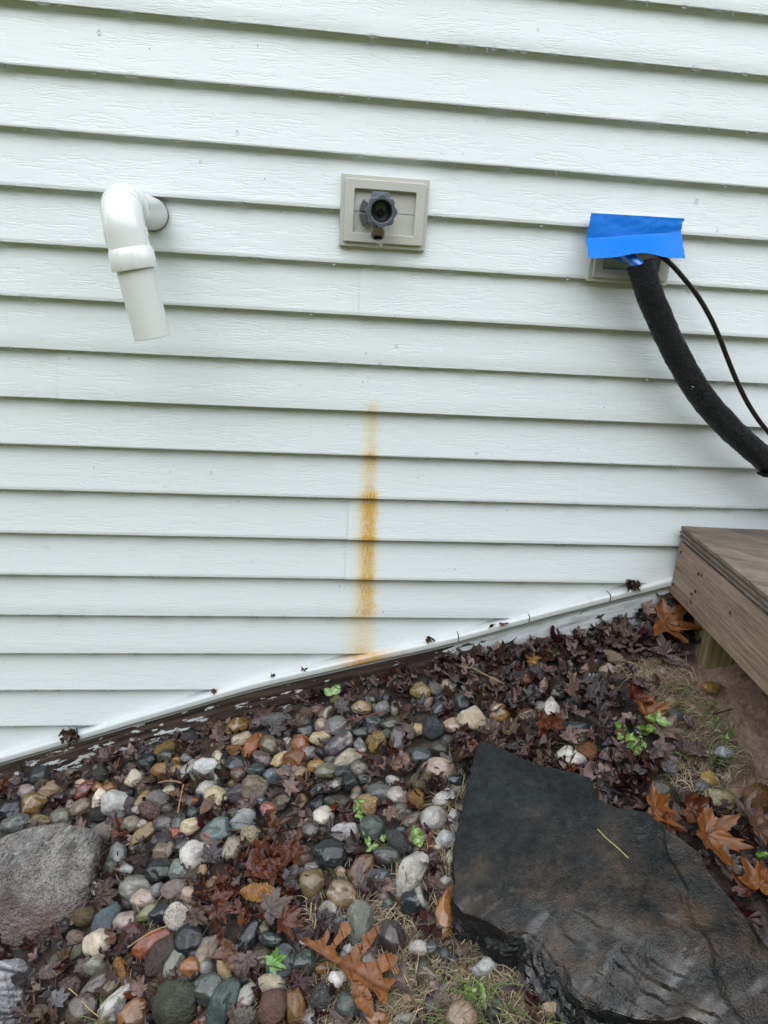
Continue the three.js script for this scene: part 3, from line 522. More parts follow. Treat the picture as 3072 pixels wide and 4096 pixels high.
function planarUV(g, s = 9) { const p = g.attributes.position, uv = new Float32Array(p.count * 2); for (let i = 0; i < p.count; i++) { uv[2 * i] = (p.getX(i) + p.getZ(i) * 0.6) * s; uv[2 * i + 1] = (p.getY(i) + p.getZ(i) * 0.7) * s; } g.setAttribute('uv', new THREE.BufferAttribute(uv, 2)); return g; }
// the bed lies on a slope: stones rest with their broad side up and outwards
const restUp = new THREE.Vector3(0, 0.76, 0.65).normalize(), restX = new THREE.Vector3(1, 0, 0), restY = new THREE.Vector3().crossVectors(restUp, restX);
const restQ = new THREE.Quaternion().setFromRotationMatrix(new THREE.Matrix4().makeBasis(restX, restY, restUp));
const STONES = [
[-.637,-.155,.031,.0485,.044,0,'dgrey',.6,"big dark grey angular stone above the olive grey grainy stone"],
[-.619,-.16,.065,.0333,.0311,3,'olive*',.2,"olive grey grainy stone left of the tan brown long stone"],
[-.65,-.171,.073,.0464,.0321,6,'pink',.3,"pale pinkish grey stone above the glossy ochre stone with white glints"],
[-.591,-.154,.087,.056,.034,18,'tan',.4,"tan brown long stone right of the olive grey grainy stone"],
[-.621,-.167,.122,.0592,.0485,-4,'ochre~',.3,"glossy ochre stone with white glints below the pale pinkish grey stone"],
[-.674,-.185,.128,.0644,.0515,3,'navy',.9,"broad navy blue slab-like stone above the broad smooth dark green-grey stone"],
[-.644,-.184,.171,.0662,.0473,12,'ggrey',.3,"broad smooth dark green-grey stone below the broad navy blue slab-like stone"],
[-.588,-.172,.171,.0526,.0252,-1,'mustard',.4,"yellowish olive stone above and right of the rose stone peeking out"],
[-.536,-.154,.184,.0449,.0397,0,'ggrey',.3,"rounded green-grey stone below and left of the small round pink stone"],
[-.564,-.155,.12,.0346,.0238,15,'dolive',.2,"dark olive stone below and right of the tan brown long stone"],
[-.53,-.144,.118,.0303,.0195,75,'ggrey*',.3,"small green-grey speckled stone above the small round pink stone"],
[-.501,-.132,.118,.0497,.027,48,'red',.5,"long brick red wet stone below the pale beige stone"],
[-.512,-.133,.097,.0394,.0219,2,'beige',.2,"pale beige stone above the long brick red wet stone"],
[-.551,-.137,.055,.0402,.0246,0,'taupe',.2,"taupe stone half under leaves above and left of the pale beige stone"],
[-.471,-.114,.084,.0374,.033,0,'dolive*',.2,"olive grainy stone above the small amber stone"],
[-.471,-.125,.119,.0281,.0195,0,'amber',.4,"small amber stone above the smooth wet whitish stone"],
[-.44,-.115,.133,.0354,.0279,-4,'amber',.6,"wet amber stone right of the small amber stone"],
[-.458,-.125,.157,.0456,.0297,75,'white',.1,"smooth wet whitish stone below the small amber stone"],
[-.415,-.111,.189,.0624,.052,-15,'chalk',.5,"big chalky white stone left of the purple-grey stone with white sheen"],
[-.527,-.148,.151,.0245,.0234,0,'pink*',.1,"small round pink stone below the small green-grey speckled stone"],
[-.499,-.14,.166,.0453,.0327,42,'taupe',.3,"smooth taupe stone right of the small round pink stone"],
[-.448,-.131,.201,.0476,.029,3,'black',.8,"jagged black stone above the small navy stone"],
[-.397,-.12,.226,.047,.0245,1,'grey',.3,"grey flat stone above the small rusty lump of stone"],
[-.385,-.12,.246,.0243,.0253,0,'rust',.6,"small rusty lump of stone left of the pale sage grey stone"],
[-.362,-.112,.256,.0432,.0332,8,'sage',.4,"pale sage grey stone right of the small rusty lump of stone"],
[-.38,-.107,.195,.0301,.0281,0,'purple~',.3,"purple-grey stone with white sheen above and left of the small pinkish brown stone"],
[-.425,-.131,.256,.0532,.0402,-1,'grey~',.6,"rough grey faceted stone right of the small navy stone"],
[-.451,-.141,.233,.0224,.0204,0,'navy',.4,"small navy stone left of the rough grey faceted stone"],
[-.471,-.148,.261,.041,.037,1,'pink*',.3,"pinkish speckled granite stone below and left of the small navy stone"],
[-.439,-.143,.288,.0385,.0365,0,'taupe~',.5,"mottled grey-brown stone below and right of the pinkish speckled granite stone"],
[-.374,-.13,.325,.0493,.0338,-72,'grey',.1,"smooth grey wet egg-shaped stone above and right of the dull green-brown stone"],
[-.384,-.139,.345,.0325,.0287,0,'dolive',.3,"dull green-brown stone below and left of the smooth grey wet egg-shaped stone"],
[-.348,-.132,.362,.0265,.0208,1,'lgrey',.3,"pale grey stone under leaves right of the dull green-brown stone"],
[-.53,-.166,.22,.0267,.0144,-2,'rust',.2,"orange-brown stone peeking out below the rounded green-grey stone"],
[-.603,-.186,.2,.0311,.0145,3,'rose',.3,"rose stone peeking out below and right of the broad smooth dark green-grey stone"],
[-.657,-.2,.203,.0393,.031,1,'dgrey*',.6,"dark speckled rough stone below and left of the broad smooth dark green-grey stone"],
[-.401,-.095,.094,.0296,.0263,2,'rose*',.3,"rose red granite stone above the cream pointed stone"],
[-.382,-.092,.129,.0419,.0387,0,'cream',.6,"cream pointed stone below the rose red granite stone"],
[-.348,-.09,.153,.051,.0234,28,'brown',.2,"narrow brown stone right of the cream pointed stone"],
[-.359,-.077,.085,.0451,.033,12,'bteal',.3,"dark teal-black stone above and left of the ochre angular stone"],
[-.314,-.063,.087,.0451,.033,-5,'dolive',.2,"dark green-grey wet stone below the long ochre-brown stone"],
[-.319,-.06,.058,.0669,.029,25,'ochre',.3,"long ochre-brown stone above the dark green-grey wet stone"],
[-.321,-.072,.131,.0419,.0408,0,'ochre',.7,"ochre angular stone below and right of the dark teal-black stone"],
[-.288,-.061,.106,.0251,.0218,0,'ochre',.5,"small ochre stone right of the dark green-grey wet stone"],
[-.28,-.063,.143,.0342,.032,0,'tan',.4,"cream-tan stone below the small ochre stone"],
[-.263,-.053,.107,.0283,.0196,2,'grey*',.4,"small grey speckled stone right of the small ochre stone"],
[-.253,-.056,.149,.0575,.0288,55,'lgrey',.6,"flat light grey long stone right of the cream-tan stone"],
[-.213,-.042,.153,.0542,.0361,8,'white',.4,"upright white oval stone above the brown rough stone"],
[-.185,-.033,.136,.0375,.0236,-65,'cream',.8,"cream broken stone below the thin tan stone"],
[-.266,-.04,.041,.0428,.0259,5,'dgrey*',.4,"grey stone dusted pale above the small grey speckled stone"],
[-.146,-.023,.169,.0432,.0358,0,'bteal',.3,"glossy black-teal stone above the brown wet stone"],
[-.178,-.038,.191,.0469,.0344,85,'teal~',.4,"mottled dark teal stone below and right of the upright white oval stone"],
[-.224,-.054,.179,.042,.0231,-2,'brown~',.4,"brown rough stone below the upright white oval stone"],
[-.203,-.052,.219,.0462,.0339,32,'lgrey~',.3,"whitish grey streaked stone below the brown rough stone"],
[-.175,-.047,.255,.0603,.0453,-32,'cream2',.4,"large yellow-tan stone below and right of the whitish grey streaked stone"],
[-.311,-.085,.211,.0536,.0391,-22,'grey',.5,"grey-taupe wedge stone above and right of the dusty rose granite stone"],
[-.29,-.078,.189,.0323,.0229,1,'cream',.8,"small cream triangular stone above and right of the grey-taupe wedge stone"],
[-.35,-.099,.195,.0426,.0249,45,'ochre',.5,"ochre-brown flat stone above the small pinkish brown stone"],
[-.326,-.095,.231,.0499,.0346,-25,'rose*',.5,"dusty rose granite stone below and right of the ochre-brown flat stone"],
[-.358,-.108,.218,.0236,.0164,3,'pink~',.3,"small pinkish brown stone below and right of the purple-grey stone with white sheen"],
[-.224,-.072,.27,.0269,.0259,0,'dgrey',.1,"small round dark grey stone below the half-buried amber stone"],
[-.223,-.067,.238,.0305,.0173,-5,'amber',.3,"half-buried amber stone above the small round dark grey stone"],
[-.251,-.082,.287,.0385,.0326,55,'dolive',.1,"dark olive egg-shaped stone left of the cream-tan egg-shaped stone"],
[-.223,-.076,.304,.046,.0323,25,'cream',.2,"cream-tan egg-shaped stone right of the dark olive egg-shaped stone"],
[-.286,-.093,.278,.0457,.0298,-8,'purple~',.4,"wet grey-purple stone left of the dark olive egg-shaped stone"],
[-.326,-.108,.288,.0593,.0286,35,'ochre',.7,"flat ochre leaf-shaped stone below the small pale grey stone"],
[-.258,-.091,.314,.038,.0273,15,'coral',.7,"coral red angular stone below the dark olive egg-shaped stone"],
[-.164,-.059,.341,.067,.0498,22,'tealb',.8,"large teal-grey angular stone below and left of the olive grey stone"],
[-.338,-.109,.259,.0231,.0181,0,'lgrey',.3,"small pale grey stone above the flat ochre leaf-shaped stone"],
[-.13,-.035,.253,.0514,.0343,8,'purple',.6,"flat purple-grey stone above the brownish red stone"],
[-.092,-.018,.257,.0573,.0512,-25,'tan2',.8,"broad flat tan angular stone above the dark slate stone"],
[-.114,-.038,.283,.0337,.0258,0,'maroon*',.5,"brownish red stone below the flat purple-grey stone"],
[-.058,-.025,.315,.0341,.0273,1,'coral~',.2,"coral red marbled wet stone below and right of the dark slate stone"],
[-.11,-.041,.329,.0511,.0444,0,'lgrey',.6,"light grey blocky stone below and right of the olive grey stone"],
[-.133,-.049,.302,.0294,.0235,2,'olive',.2,"olive grey stone above and left of the light grey blocky stone"],
[-.091,-.044,.37,.0405,.0377,0,'cream*',.3,"cream granite stone below the light grey blocky stone"],
[-.105,-.002,.131,.0667,.0355,58,'orange',.4,"orange lumpy stone right of the cream-grey stone"],
[-.149,-.018,.127,.0399,.0259,2,'amber~',.7,"rough amber flaky stone above the glossy black-teal stone"],
[-.133,-.007,.1,.0459,.0295,22,'cream',.4,"cream-grey stone left of the orange lumpy stone"],
[-.148,0,.056,.057,.038,28,'ochre~',.3,"two-tone ochre and cream stone above the cream-grey stone"],
[-.196,-.022,.049,.0191,.013,75,'amber',.2,"tiny amber pebble above the thin tan stone"],
[-.185,-.028,.103,.0415,.0175,-15,'tan',.3,"thin tan stone above the cream broken stone"],
[-.092,-.013,.206,.0414,.0331,-2,'teal~',.4,"dark green stone with cream bands below the purple-taupe smooth stone"],
[-.131,-.025,.204,.0362,.0342,0,'brown',.2,"brown wet stone below the glossy black-teal stone"],
[-.076,-.028,.287,.0247,.0198,0,'slate',.3,"dark slate stone above and left of the coral red marbled wet stone"],
[-.051,.028,.072,.0743,.0366,-3,'grey*',.4,"broad grey granite stone right of the purple-brown stone"],
[-.101,.011,.062,.0345,.029,7,'purple',.3,"purple-brown stone right of the two-tone ochre and cream stone"],
[-.064,.009,.147,.0501,.0395,-38,'olive~',.3,"olive-brown wet stone above the purple-taupe smooth stone"],
[-.079,-.004,.177,.0473,.0315,-28,'purple2',.2,"purple-taupe smooth stone above the dark green stone with cream bands"],
[-.038,.005,.191,.0448,.0261,35,'cream2',.2,"light tan egg-shaped stone above the taupe granite stone"],
[-.004,.019,.208,.0506,.0454,0,'rust2',.7,"big orange-brown angular stone right of the light tan egg-shaped stone"],
[.008,.029,.164,.0412,.0349,-5,'orange',.5,"orange blocky stone right of the pale pinkish stone"],
[-.021,.019,.151,.0277,.0266,0,'pink',.3,"pale pinkish stone left of the orange blocky stone"],
[.027,.026,.197,.0354,.027,5,'taupe',.2,"pinkish taupe stone left of the small black stone"],
[.021,.049,.078,.0343,.031,6,'brown',.5,"tan-brown chipped stone left of the red speckled stone"],
[.046,.057,.076,.031,.0277,7,'rose*',.3,"red speckled stone left of the olive-brown streaked stone"],
[.067,.06,.092,.0406,.0264,42,'olive~',.4,"olive-brown streaked stone right of the red speckled stone"],
[.058,.051,.127,.0334,.0302,0,'pink2',.2,"pinkish grey smooth stone below the olive-brown streaked stone"],
[.09,.062,.147,.0501,.0459,0,'grey~',.6,"big grey faceted stone left of the brown half-hidden stone"],
[.123,.063,.155,.0277,.0213,8,'brown',.2,"brown half-hidden stone left of the small pale grey pebble"],
[.053,.042,.166,.0486,.0307,5,'cream~',.4,"yellow-grey stone with white marbling below the pinkish grey smooth stone"],
[.096,.051,.201,.0664,.0394,32,'purple~',.3,"big purple-grey streaked stone above and left of the cream pentagonal stone"],
[.021,.039,.134,.0505,.0365,0,'black',.6,"flat black stone above the orange blocky stone"],
[.056,.032,.205,.0321,.0187,-35,'black',.5,"small black stone right of the pinkish taupe stone"],
[.153,.085,.107,.0458,.0305,-1,'tan~',.3,"wet tan stone above the small pale grey pebble"],
[.184,.097,.086,.0419,.0243,0,'dolive~',.5,"dark green stone above and left of the plain grey stone"],
[.2,.097,.129,.0388,.0356,8,'grey',.3,"plain grey stone left of the pale grey-green stone"],
[.231,.101,.135,.0334,.0237,75,'sage',.3,"pale grey-green stone left of the dull red-brown stone"],
[.173,.08,.16,.0414,.0297,0,'slate',.5,"slate grey stone right of the small pale grey pebble"],
[.147,.071,.145,.0161,.0128,6,'lgrey',.3,"small pale grey pebble above the dark olive wet stone"],
[.15,.068,.183,.0409,.0273,0,'dolive*',.2,"dark olive wet stone below the small pale grey pebble"],
[.183,.073,.22,.0504,.036,72,'mustard',.8,"yellow-olive faceted stone below and left of the small green-grey stone"],
[.205,.079,.202,.027,.0197,0,'ggrey',.3,"small green-grey stone above and right of the yellow-olive faceted stone"],
[.142,.058,.218,.037,.0247,-68,'grey~',.4,"narrow grey stone below the dark olive wet stone"],
[.113,.047,.245,.0598,.0385,15,'cream',.7,"cream pentagonal stone above the dark stone topped with pale grains"],
[.137,.046,.277,.0368,.0299,1,'taupe',.2,"plain taupe stone above the grey-green thin stone"],
[.07,.029,.262,.0552,.0331,8,'olive2',.2,"grey-brown upright egg-shaped stone right of the orange-tan cracked stone"],
[.102,.034,.275,.0409,.0269,2,'dgrey*',.4,"dark stone topped with pale grains above and left of the round dark teal stone"],
[.043,.023,.24,.0366,.0274,8,'orange2',.3,"orange-tan cracked stone left of the grey-brown upright egg-shaped stone"],
[-.024,.003,.234,.0336,.0316,6,'taupe*',.3,"taupe granite stone below the light tan egg-shaped stone"],
[.01,.011,.252,.0403,.0333,2,'tan~',.6,"two-tone tan and grey stone right of the taupe granite stone"],
[-.057,-.008,.233,.0336,.0306,7,'slate2',.3,"blue-grey smooth stone left of the taupe granite stone"],
[.117,.035,.31,.0381,.0362,0,'bteal*',.1,"round dark teal stone left of the grey-green thin stone"],
[.142,.039,.304,.0294,.0177,8,'ggrey',.3,"grey-green thin stone below the plain taupe stone"],
[.08,.021,.304,.0343,.0245,15,'purple~',.4,"brown-purple streaked stone right of the flat dark grey stone"],
[.051,.012,.3,.0462,.0216,15,'dgrey',.3,"flat dark grey stone left of the brown-purple streaked stone"],
[-.031,-.015,.309,.0352,.0293,7,'tan2',.7,"grey-tan rough stone right of the coral red marbled wet stone"],
[.047,.005,.337,.0375,.0298,55,'bteal*',.3,"sparkling black-teal stone above the cream-white stone with yellow stain"],
[.089,.017,.348,.0555,.0306,-5,'dolive*',.3,"dark grey-green oblong stone below the brown-purple streaked stone"],
[.126,.026,.343,.0221,.0173,0,'grey',.3,"small grey stone above and left of the large tan granite stone"],
[.146,.032,.376,.0508,.0423,6,'tan3*',.2,"large tan granite stone below and right of the small grey stone"],
[.179,.045,.357,.058,.0371,-8,'ggrey',.2,"tall smooth grey-green stone left of the pinkish beige smooth stone"],
[.206,.054,.33,.0261,.0203,0,'lgrey',.4,"pale grey stone above the pinkish beige smooth stone"],
[.095,.075,.058,.0302,.0235,0,'olive',.3,"olive-tan stone above and right of the olive-brown streaked stone"],
[.293,.129,.107,.048,.0415,-12,'mustard',.1,"round glossy mustard stone above the flat tan-pink stone"],
[.33,.137,.105,.0361,.0339,0,'grey*',.3,"mottled grey stone above the navy speckled stone"],
[.363,.144,.107,.0416,.0339,-1,'beige',.1,"round pinkish beige stone right of the mottled grey stone"],
[.407,.148,.119,.0338,.0229,1,'lgrey',.8,"pale grey pointed stone above the dark green angular stone"],
[.423,.156,.099,.033,.0275,0,'taupe*',.5,"mottled grey-brown stone above and right of the pale grey pointed stone"],
[.444,.167,.063,.0415,.0291,-2,'lgrey*',.4,"rough pale grey stone above the pale grey pointed stone"],
[.447,.152,.135,.0389,.0238,0,'mustard',.2,"flat mustard stone right of the pale grey pointed stone"],
[.34,.13,.139,.0441,.0269,15,'navy*',.3,"navy speckled stone above the flat purple-slate stone"],
[.334,.125,.168,.0477,.0318,25,'purple3',.8,"flat purple-slate stone below the navy speckled stone"],
[.301,.117,.144,.0461,.0182,35,'pink',.4,"flat tan-pink stone below the round glossy mustard stone"],
[.26,.107,.145,.0289,.0225,0,'maroon',.3,"dull red-brown stone right of the pale grey-green stone"],
[.381,.138,.17,.0487,.0455,0,'teal',.8,"dark green angular stone below the pale grey pointed stone"],
[.224,.092,.181,.063,.0315,8,'dolive',.2,"long smooth dark olive stone above and right of the small green-grey stone"],
[.27,.098,.215,.0464,.0289,-7,'cream2',.6,"cream-yellow wedge stone left of the round dark granite stone"],
[.307,.111,.225,.0492,.0482,0,'dgrey*',.2,"round dark granite stone right of the cream-yellow wedge stone"],
[.351,.117,.223,.0473,.0309,7,'pink~',.3,"pink and grey marbled stone right of the round dark granite stone"],
[.396,.133,.223,.0617,.0525,-35,'cream~',.8,"large cream-tan faceted stone left of the grey stone"],
[.46,.143,.217,.0517,.0424,-15,'ochre~',.3,"wet ochre-olive stone above the dark navy stone"],
[.428,.123,.263,.0374,.0232,-12,'cream',.5,"cream flat stone below the grey stone"],
[.425,.128,.236,.0307,.0236,7,'grey',.3,"grey stone right of the large cream-tan faceted stone"],
[.468,.132,.25,.0336,.0244,0,'navy',.3,"dark navy stone below the wet ochre-olive stone"],
[.333,.103,.263,.0292,.0242,0,'dgrey',.2,"dark green-grey stone above and right of the dark olive-green stone"],
[.224,.082,.236,.0632,.0336,82,'purple2',.2,"tall purple-brown egg-shaped stone below and right of the small green-grey stone"],
[.313,.095,.28,.0418,.0259,-22,'dolive',.2,"dark olive-green stone above the big pinkish tan blocky stone"],
[.27,.085,.294,.0474,.0395,0,'teal',.2,"smooth dark teal stone right of the ochre-orange stone"],
[.238,.073,.29,.0366,.0267,-45,'orange2',.5,"ochre-orange stone left of the smooth dark teal stone"],
[.3,.086,.332,.0628,.0435,-12,'beige',.6,"big pinkish tan blocky stone below the dark olive-green stone"],
[.264,.071,.357,.0457,.0409,-45,'olive2*',.2,"greenish grey granite stone above the rough ochre stone"],
[.333,.083,.368,.0351,.0265,-4,'bteal',.3,"glossy dark teal stone above and right of the white stone with black specks"],
[.365,.097,.332,.0262,.0252,0,'dgrey',.3,"dim dark grey stone above and right of the glossy dark teal stone"],
[.205,.054,.328,.0281,.0213,0,'lgrey',.4,"pale grey stone above and right of the tall smooth grey-green stone"],
[.508,.144,.225,.0269,.0248,0,'brown',.2,"plain brown stone left of the dim brown stone"],
[.212,.051,.37,.0452,.033,-5,'pink2',.3,"pinkish beige smooth stone right of the tall smooth grey-green stone"],
[.249,.057,.391,.0414,.0305,-65,'ochre',.4,"rough ochre stone below the greenish grey granite stone"],
[.302,.069,.402,.0466,.0303,15,'white*',.3,"white stone with black specks below and left of the glossy dark teal stone"],
[.216,.044,.411,.0398,.0312,7,'slate2',.3,"glossy blue-grey stone above and left of the smooth brown oval stone"],
[.236,.044,.433,.0456,.0265,22,'brown',.1,"smooth brown oval stone below and right of the glossy blue-grey stone"],
[.276,.058,.445,.0537,.0442,8,'lgrey2',.1,"big smooth bluish grey stone left of the narrow pale grey stone"],
[.313,.059,.453,.041,.02,85,'lgrey',.3,"narrow pale grey stone right of the big smooth bluish grey stone"],
[.291,.049,.491,.0379,.0307,-5,'white',.3,"white rounded stone above and right of the small pale pebble"],
[.059,.005,.373,.0428,.0384,-4,'white~',.4,"cream-white stone with yellow stain below the sparkling black-teal stone"],
[.034,-.009,.398,.04,.0357,8,'purple4',.4,"glossy purple-black stone below and left of the cream-white stone with yellow stain"],
[.098,.006,.418,.0577,.0321,5,'chalk2',.8,"chalk white jagged stone above and left of the small olive stone"],
[.156,.026,.434,.0519,.0497,0,'slate3',.4,"big slate-teal stone below the large tan granite stone"],
[.205,.028,.478,.0609,.034,-38,'dgrey*',.4,"blue-black speckled granite stone below the small teal pebble"],
[.21,.03,.443,.0179,.0116,0,'tealb',.3,"small teal pebble above the blue-black speckled granite stone"],
[.18,.017,.499,.056,.0366,-12,'dolive*',.2,"dark olive oval stone below and left of the blue-black speckled granite stone"],
[.071,-.006,.466,.0663,.0549,-5,'bteal',.4,"large glossy black-teal stone left of the small olive stone"],
[.115,.004,.445,.0242,.0232,0,'olive',.2,"small olive stone below and right of the chalk white jagged stone"],
[.216,.021,.544,.081,.0445,56,'white2',.6,"large pale cream-grey leaf-shaped stone below and right of the dark olive oval stone"],
[.13,0,.509,.0556,.0374,42,'brown2',.3,"glossy brown long stone left of the slate blue stone"],
[.162,.003,.533,.0388,.0309,0,'slate',.4,"slate blue stone right of the glossy brown long stone"],
[.036,-.028,.511,.0484,.0464,0,'mustard2',.2,"glossy mustard-brown stone above the grey-white angular stone"],
[.038,-.028,.474,.0351,.0186,0,'grey',.4,"grey flat stone above the glossy mustard-brown stone"],
[.092,-.019,.547,.0542,.0433,-35,'tan~',.4,"tan stone with an orange band above and right of the grey-white angular stone"],
[.219,.011,.598,.0515,.0448,7,'bteal~',.7,"green-black angular stone right of the small grey-green stone"],
[.121,-.021,.608,.0671,.0454,85,'sage',.9,"large sage green faceted stone right of the black and white stone"],
[.087,-.036,.592,.0306,.0201,8,'dgrey~',.4,"black and white stone below and right of the grey-white angular stone"],
[.064,-.035,.566,.0331,.0282,7,'lgrey~',.5,"grey-white angular stone above and left of the black and white stone"],
[.27,.017,.625,.0797,.0347,72,'orange3',.7,"big orange upright stone below the pale stone in the straw"],
[.174,-.014,.648,.058,.0414,-65,'purple4',.3,"big glossy purple-brown stone left of the pale grey half of a split stone"],
[.218,-.01,.674,.0389,.0253,-8,'lgrey',.6,"pale grey half of a split stone above the mottled olive-brown stone"],
[.236,-.006,.676,.0298,.0208,8,'slate',.6,"dark slate half of a split stone above the mottled olive-brown stone"],
[.282,.027,.57,.0243,.0195,0,'lgrey',.3,"pale stone in the straw below the cream stone in the straw"],
[.294,.037,.529,.03,.015,85,'cream',.3,"cream stone in the straw below and right of the small pale pebble"],
[.173,-.007,.582,.0203,.0174,0,'ggrey',.3,"small grey-green stone left of the green-black angular stone"],
[.09,-.016,.499,.0244,.0214,0,'tan',.3,"small tan stone below the large glossy black-teal stone"],
[.247,.04,.474,.0497,.03,-1,'rose~',.5,"flat pinkish brown stone below the smooth brown oval stone"],
[.276,.038,.5,.0194,.0122,0,'cream',.3,"small pale pebble below and left of the white rounded stone"],
[-.273,-.1,.348,.0463,.038,15,'taupe',.2,"taupe-grey egg-shaped stone below and left of the coral red angular stone"],
[-.23,-.088,.352,.0414,.0343,8,'bteal~',.4,"teal-black stone left of the big white round stone"],
[-.203,-.079,.379,.0594,.0512,15,'white',.3,"big white round stone right of the teal-black stone"],
[-.129,-.061,.389,.0463,.0359,65,'taupe2',.2,"smooth taupe stone below and right of the large teal-grey angular stone"],
[-.273,-.107,.394,.0531,.0461,5,'bteal2',.3,"glossy black oblong stone above the grey blocky stone"],
[-.232,-.097,.401,.0414,.0391,6,'sage2',.3,"round green-grey stone right of the glossy black oblong stone"],
[-.191,-.091,.424,.042,.0295,75,'cream2',.3,"yellowish cream stone left of the yellow-cream stone among leaves"],
[-.236,-.107,.442,.0482,.0359,7,'pink*',.3,"pink stone with black specks left of the small pinkish grey round stone"],
[-.204,-.102,.46,.0322,.0288,2,'beige',.1,"small pinkish grey round stone right of the pink stone with black specks"],
[-.158,-.086,.449,.029,.0246,0,'cream2',.4,"yellow-cream stone among leaves right of the yellowish cream stone"],
[-.272,-.119,.428,.0328,.0249,0,'grey',.4,"grey blocky stone right of the beige pointed stone"],
[-.317,-.126,.416,.0637,.0467,5,'taupe2',.2,"large smooth taupe stone above and left of the beige pointed stone"],
[-.298,-.128,.438,.0472,.0337,7,'beige',.7,"beige pointed stone below and right of the large smooth taupe stone"],
[-.284,-.132,.472,.0451,.0253,38,'sage3',.2,"sage green smooth stone left of the navy blue stone"],
[-.253,-.122,.484,.0448,.035,5,'navy',.2,"navy blue stone right of the sage green smooth stone"],
[-.215,-.109,.502,.0583,.0475,6,'white*',.4,"white and grey speckled granite stone right of the navy blue stone"],
[-.186,-.11,.553,.0564,.048,-6,'black',.9,"black triangular stone above and left of the grey grooved stone"],
[-.263,-.134,.536,.0707,.0391,26,'orange4',.1,"glossy orange egg-shaped stone above and left of the dark brown wedge stone"],
[-.239,-.131,.567,.0682,.0445,55,'brown3',.3,"dark brown wedge stone left of the long pale green stone"],
[-.212,-.129,.582,.0656,.0297,65,'sage2',.3,"long pale green stone right of the dark brown wedge stone"],
[-.181,-.122,.598,.0335,.0304,0,'rust3',.3,"pinkish orange stone right of the long pale green stone"],
[-.156,-.11,.579,.0565,.0308,65,'taupe2',.4,"grey grooved stone below and right of the black triangular stone"],
[-.302,-.142,.506,.0388,.0355,3,'maroon2',.8,"maroon red angular stone below and right of the pinkish taupe egg-shaped stone"],
[-.197,-.129,.661,.0725,.0667,-15,'dolive2*',.2,"very large dark green speckled stone below the dark slate stone half hidden"],
[-.144,-.115,.647,.0646,.048,7,'slate3',.8,"slate green faceted stone above and left of the long dark slate green stone"],
[-.115,-.112,.678,.0766,.0431,62,'slate3',.4,"long dark slate green stone below and right of the slate green faceted stone"],
[-.19,-.132,.624,.0429,.0239,0,'slate',.4,"dark slate stone half hidden below the pinkish orange stone"],
[-.074,-.102,.675,.0414,.0289,75,'lgrey2',.3,"pale grey egg-shaped stone above the rough grey-brown stone"],
[-.032,-.085,.665,.0474,.0329,-12,'cream',.4,"cream flat stone above the large maroon-brown blocky stone"],
[-.027,-.087,.708,.0553,.0515,0,'maroon3',.8,"large maroon-brown blocky stone left of the ochre-brown long stone"],
[.009,-.082,.715,.0551,.0308,-75,'ochre2',.4,"ochre-brown long stone right of the large maroon-brown blocky stone"],
[-.073,-.107,.705,.0414,.031,0,'taupe*',.4,"rough grey-brown stone below the pale grey egg-shaped stone"],
[-.016,-.07,.636,.0543,.0484,0,'slate2',.8,"blue-green faceted stone below the narrow dark green stone"],
[.021,-.063,.645,.0383,.0344,4,'slate3',.5,"dark green-grey stone right of the blue-green faceted stone"],
[-.036,-.074,.59,.0469,.0241,-8,'teal',.2,"narrow dark green stone above the blue-green faceted stone"],
[-.081,-.085,.579,.0637,.0298,52,'black~',.4,"glossy black long stone left of the narrow dark green stone"],
[-.052,-.084,.619,.037,.029,0,'olive3',.3,"olive-brown wet stone left of the blue-green faceted stone"],
[-.051,-.075,.565,.0259,.0197,75,'olive',.3,"olive stone above and left of the narrow dark green stone"],
[-.12,-.109,.619,.038,.019,-55,'cream2',.6,"yellow-cream broken stone above and right of the slate green faceted stone"],
[-.245,-.148,.62,.0389,.0279,2,'rose*',.3,"purplish pink granite stone left of the very large dark green speckled stone"],
[-.143,-.132,.69,.0247,.0162,0,'maroon2',.1,"maroon pebble at the lower frame edge below the slate green faceted stone"],
[.023,-.061,.606,.0232,.0141,1,'white',.1,"small white pebble above and right of the blue-green faceted stone"],
[-.402,-.153,.386,.0289,.027,0,'chalk',.3,"whitish stone with peeling crust below and left of the dull green-brown stone"],
[-.411,-.166,.443,.0523,.0315,6,'olive3',.3,"brown-olive pointed stone left of the slate blue wedge stone"],
[-.364,-.152,.464,.0613,.0427,65,'slate2',.5,"slate blue wedge stone left of the pinkish taupe egg-shaped stone"],
[-.325,-.145,.477,.0415,.0318,15,'pink2',.1,"pinkish taupe egg-shaped stone above and left of the maroon red angular stone"],
[-.371,-.162,.507,.0493,.0458,0,'white3',.3,"big creamy white round stone above the wet pale green-grey stone"],
[-.363,-.171,.545,.0439,.0329,0,'ggrey2',.3,"wet pale green-grey stone below the big creamy white round stone"],
[-.427,-.187,.51,.0708,.0251,27,'olive2',.3,"long khaki olive stone below the brown-grey crumbly stone"],
[-.448,-.18,.453,.0376,.0322,0,'black',.6,"glossy black rough stone above and left of the brown-grey crumbly stone"],
[-.419,-.178,.479,.0326,.0247,0,'taupe~',.4,"brown-grey crumbly stone below and right of the glossy black rough stone"],
[-.31,-.16,.572,.0514,.0274,-65,'orange3',.7,"orange jagged stone above and right of the olive-brown pointed stone"],
[-.354,-.176,.584,.0609,.0304,42,'purple4',.2,"dark purple-brown glossy stone left of the olive-brown pointed stone"],
[-.325,-.171,.594,.0441,.0237,48,'olive3',.2,"olive-brown pointed stone above the long pale beige stone"],
[-.311,-.17,.622,.069,.0273,45,'white2',.4,"long pale beige stone below the olive-brown pointed stone"],
[-.368,-.184,.622,.0496,.0464,2,'taupe3*',.6,"broad grey-brown flat stone left of the ochre stone at the frame's lower edge"],
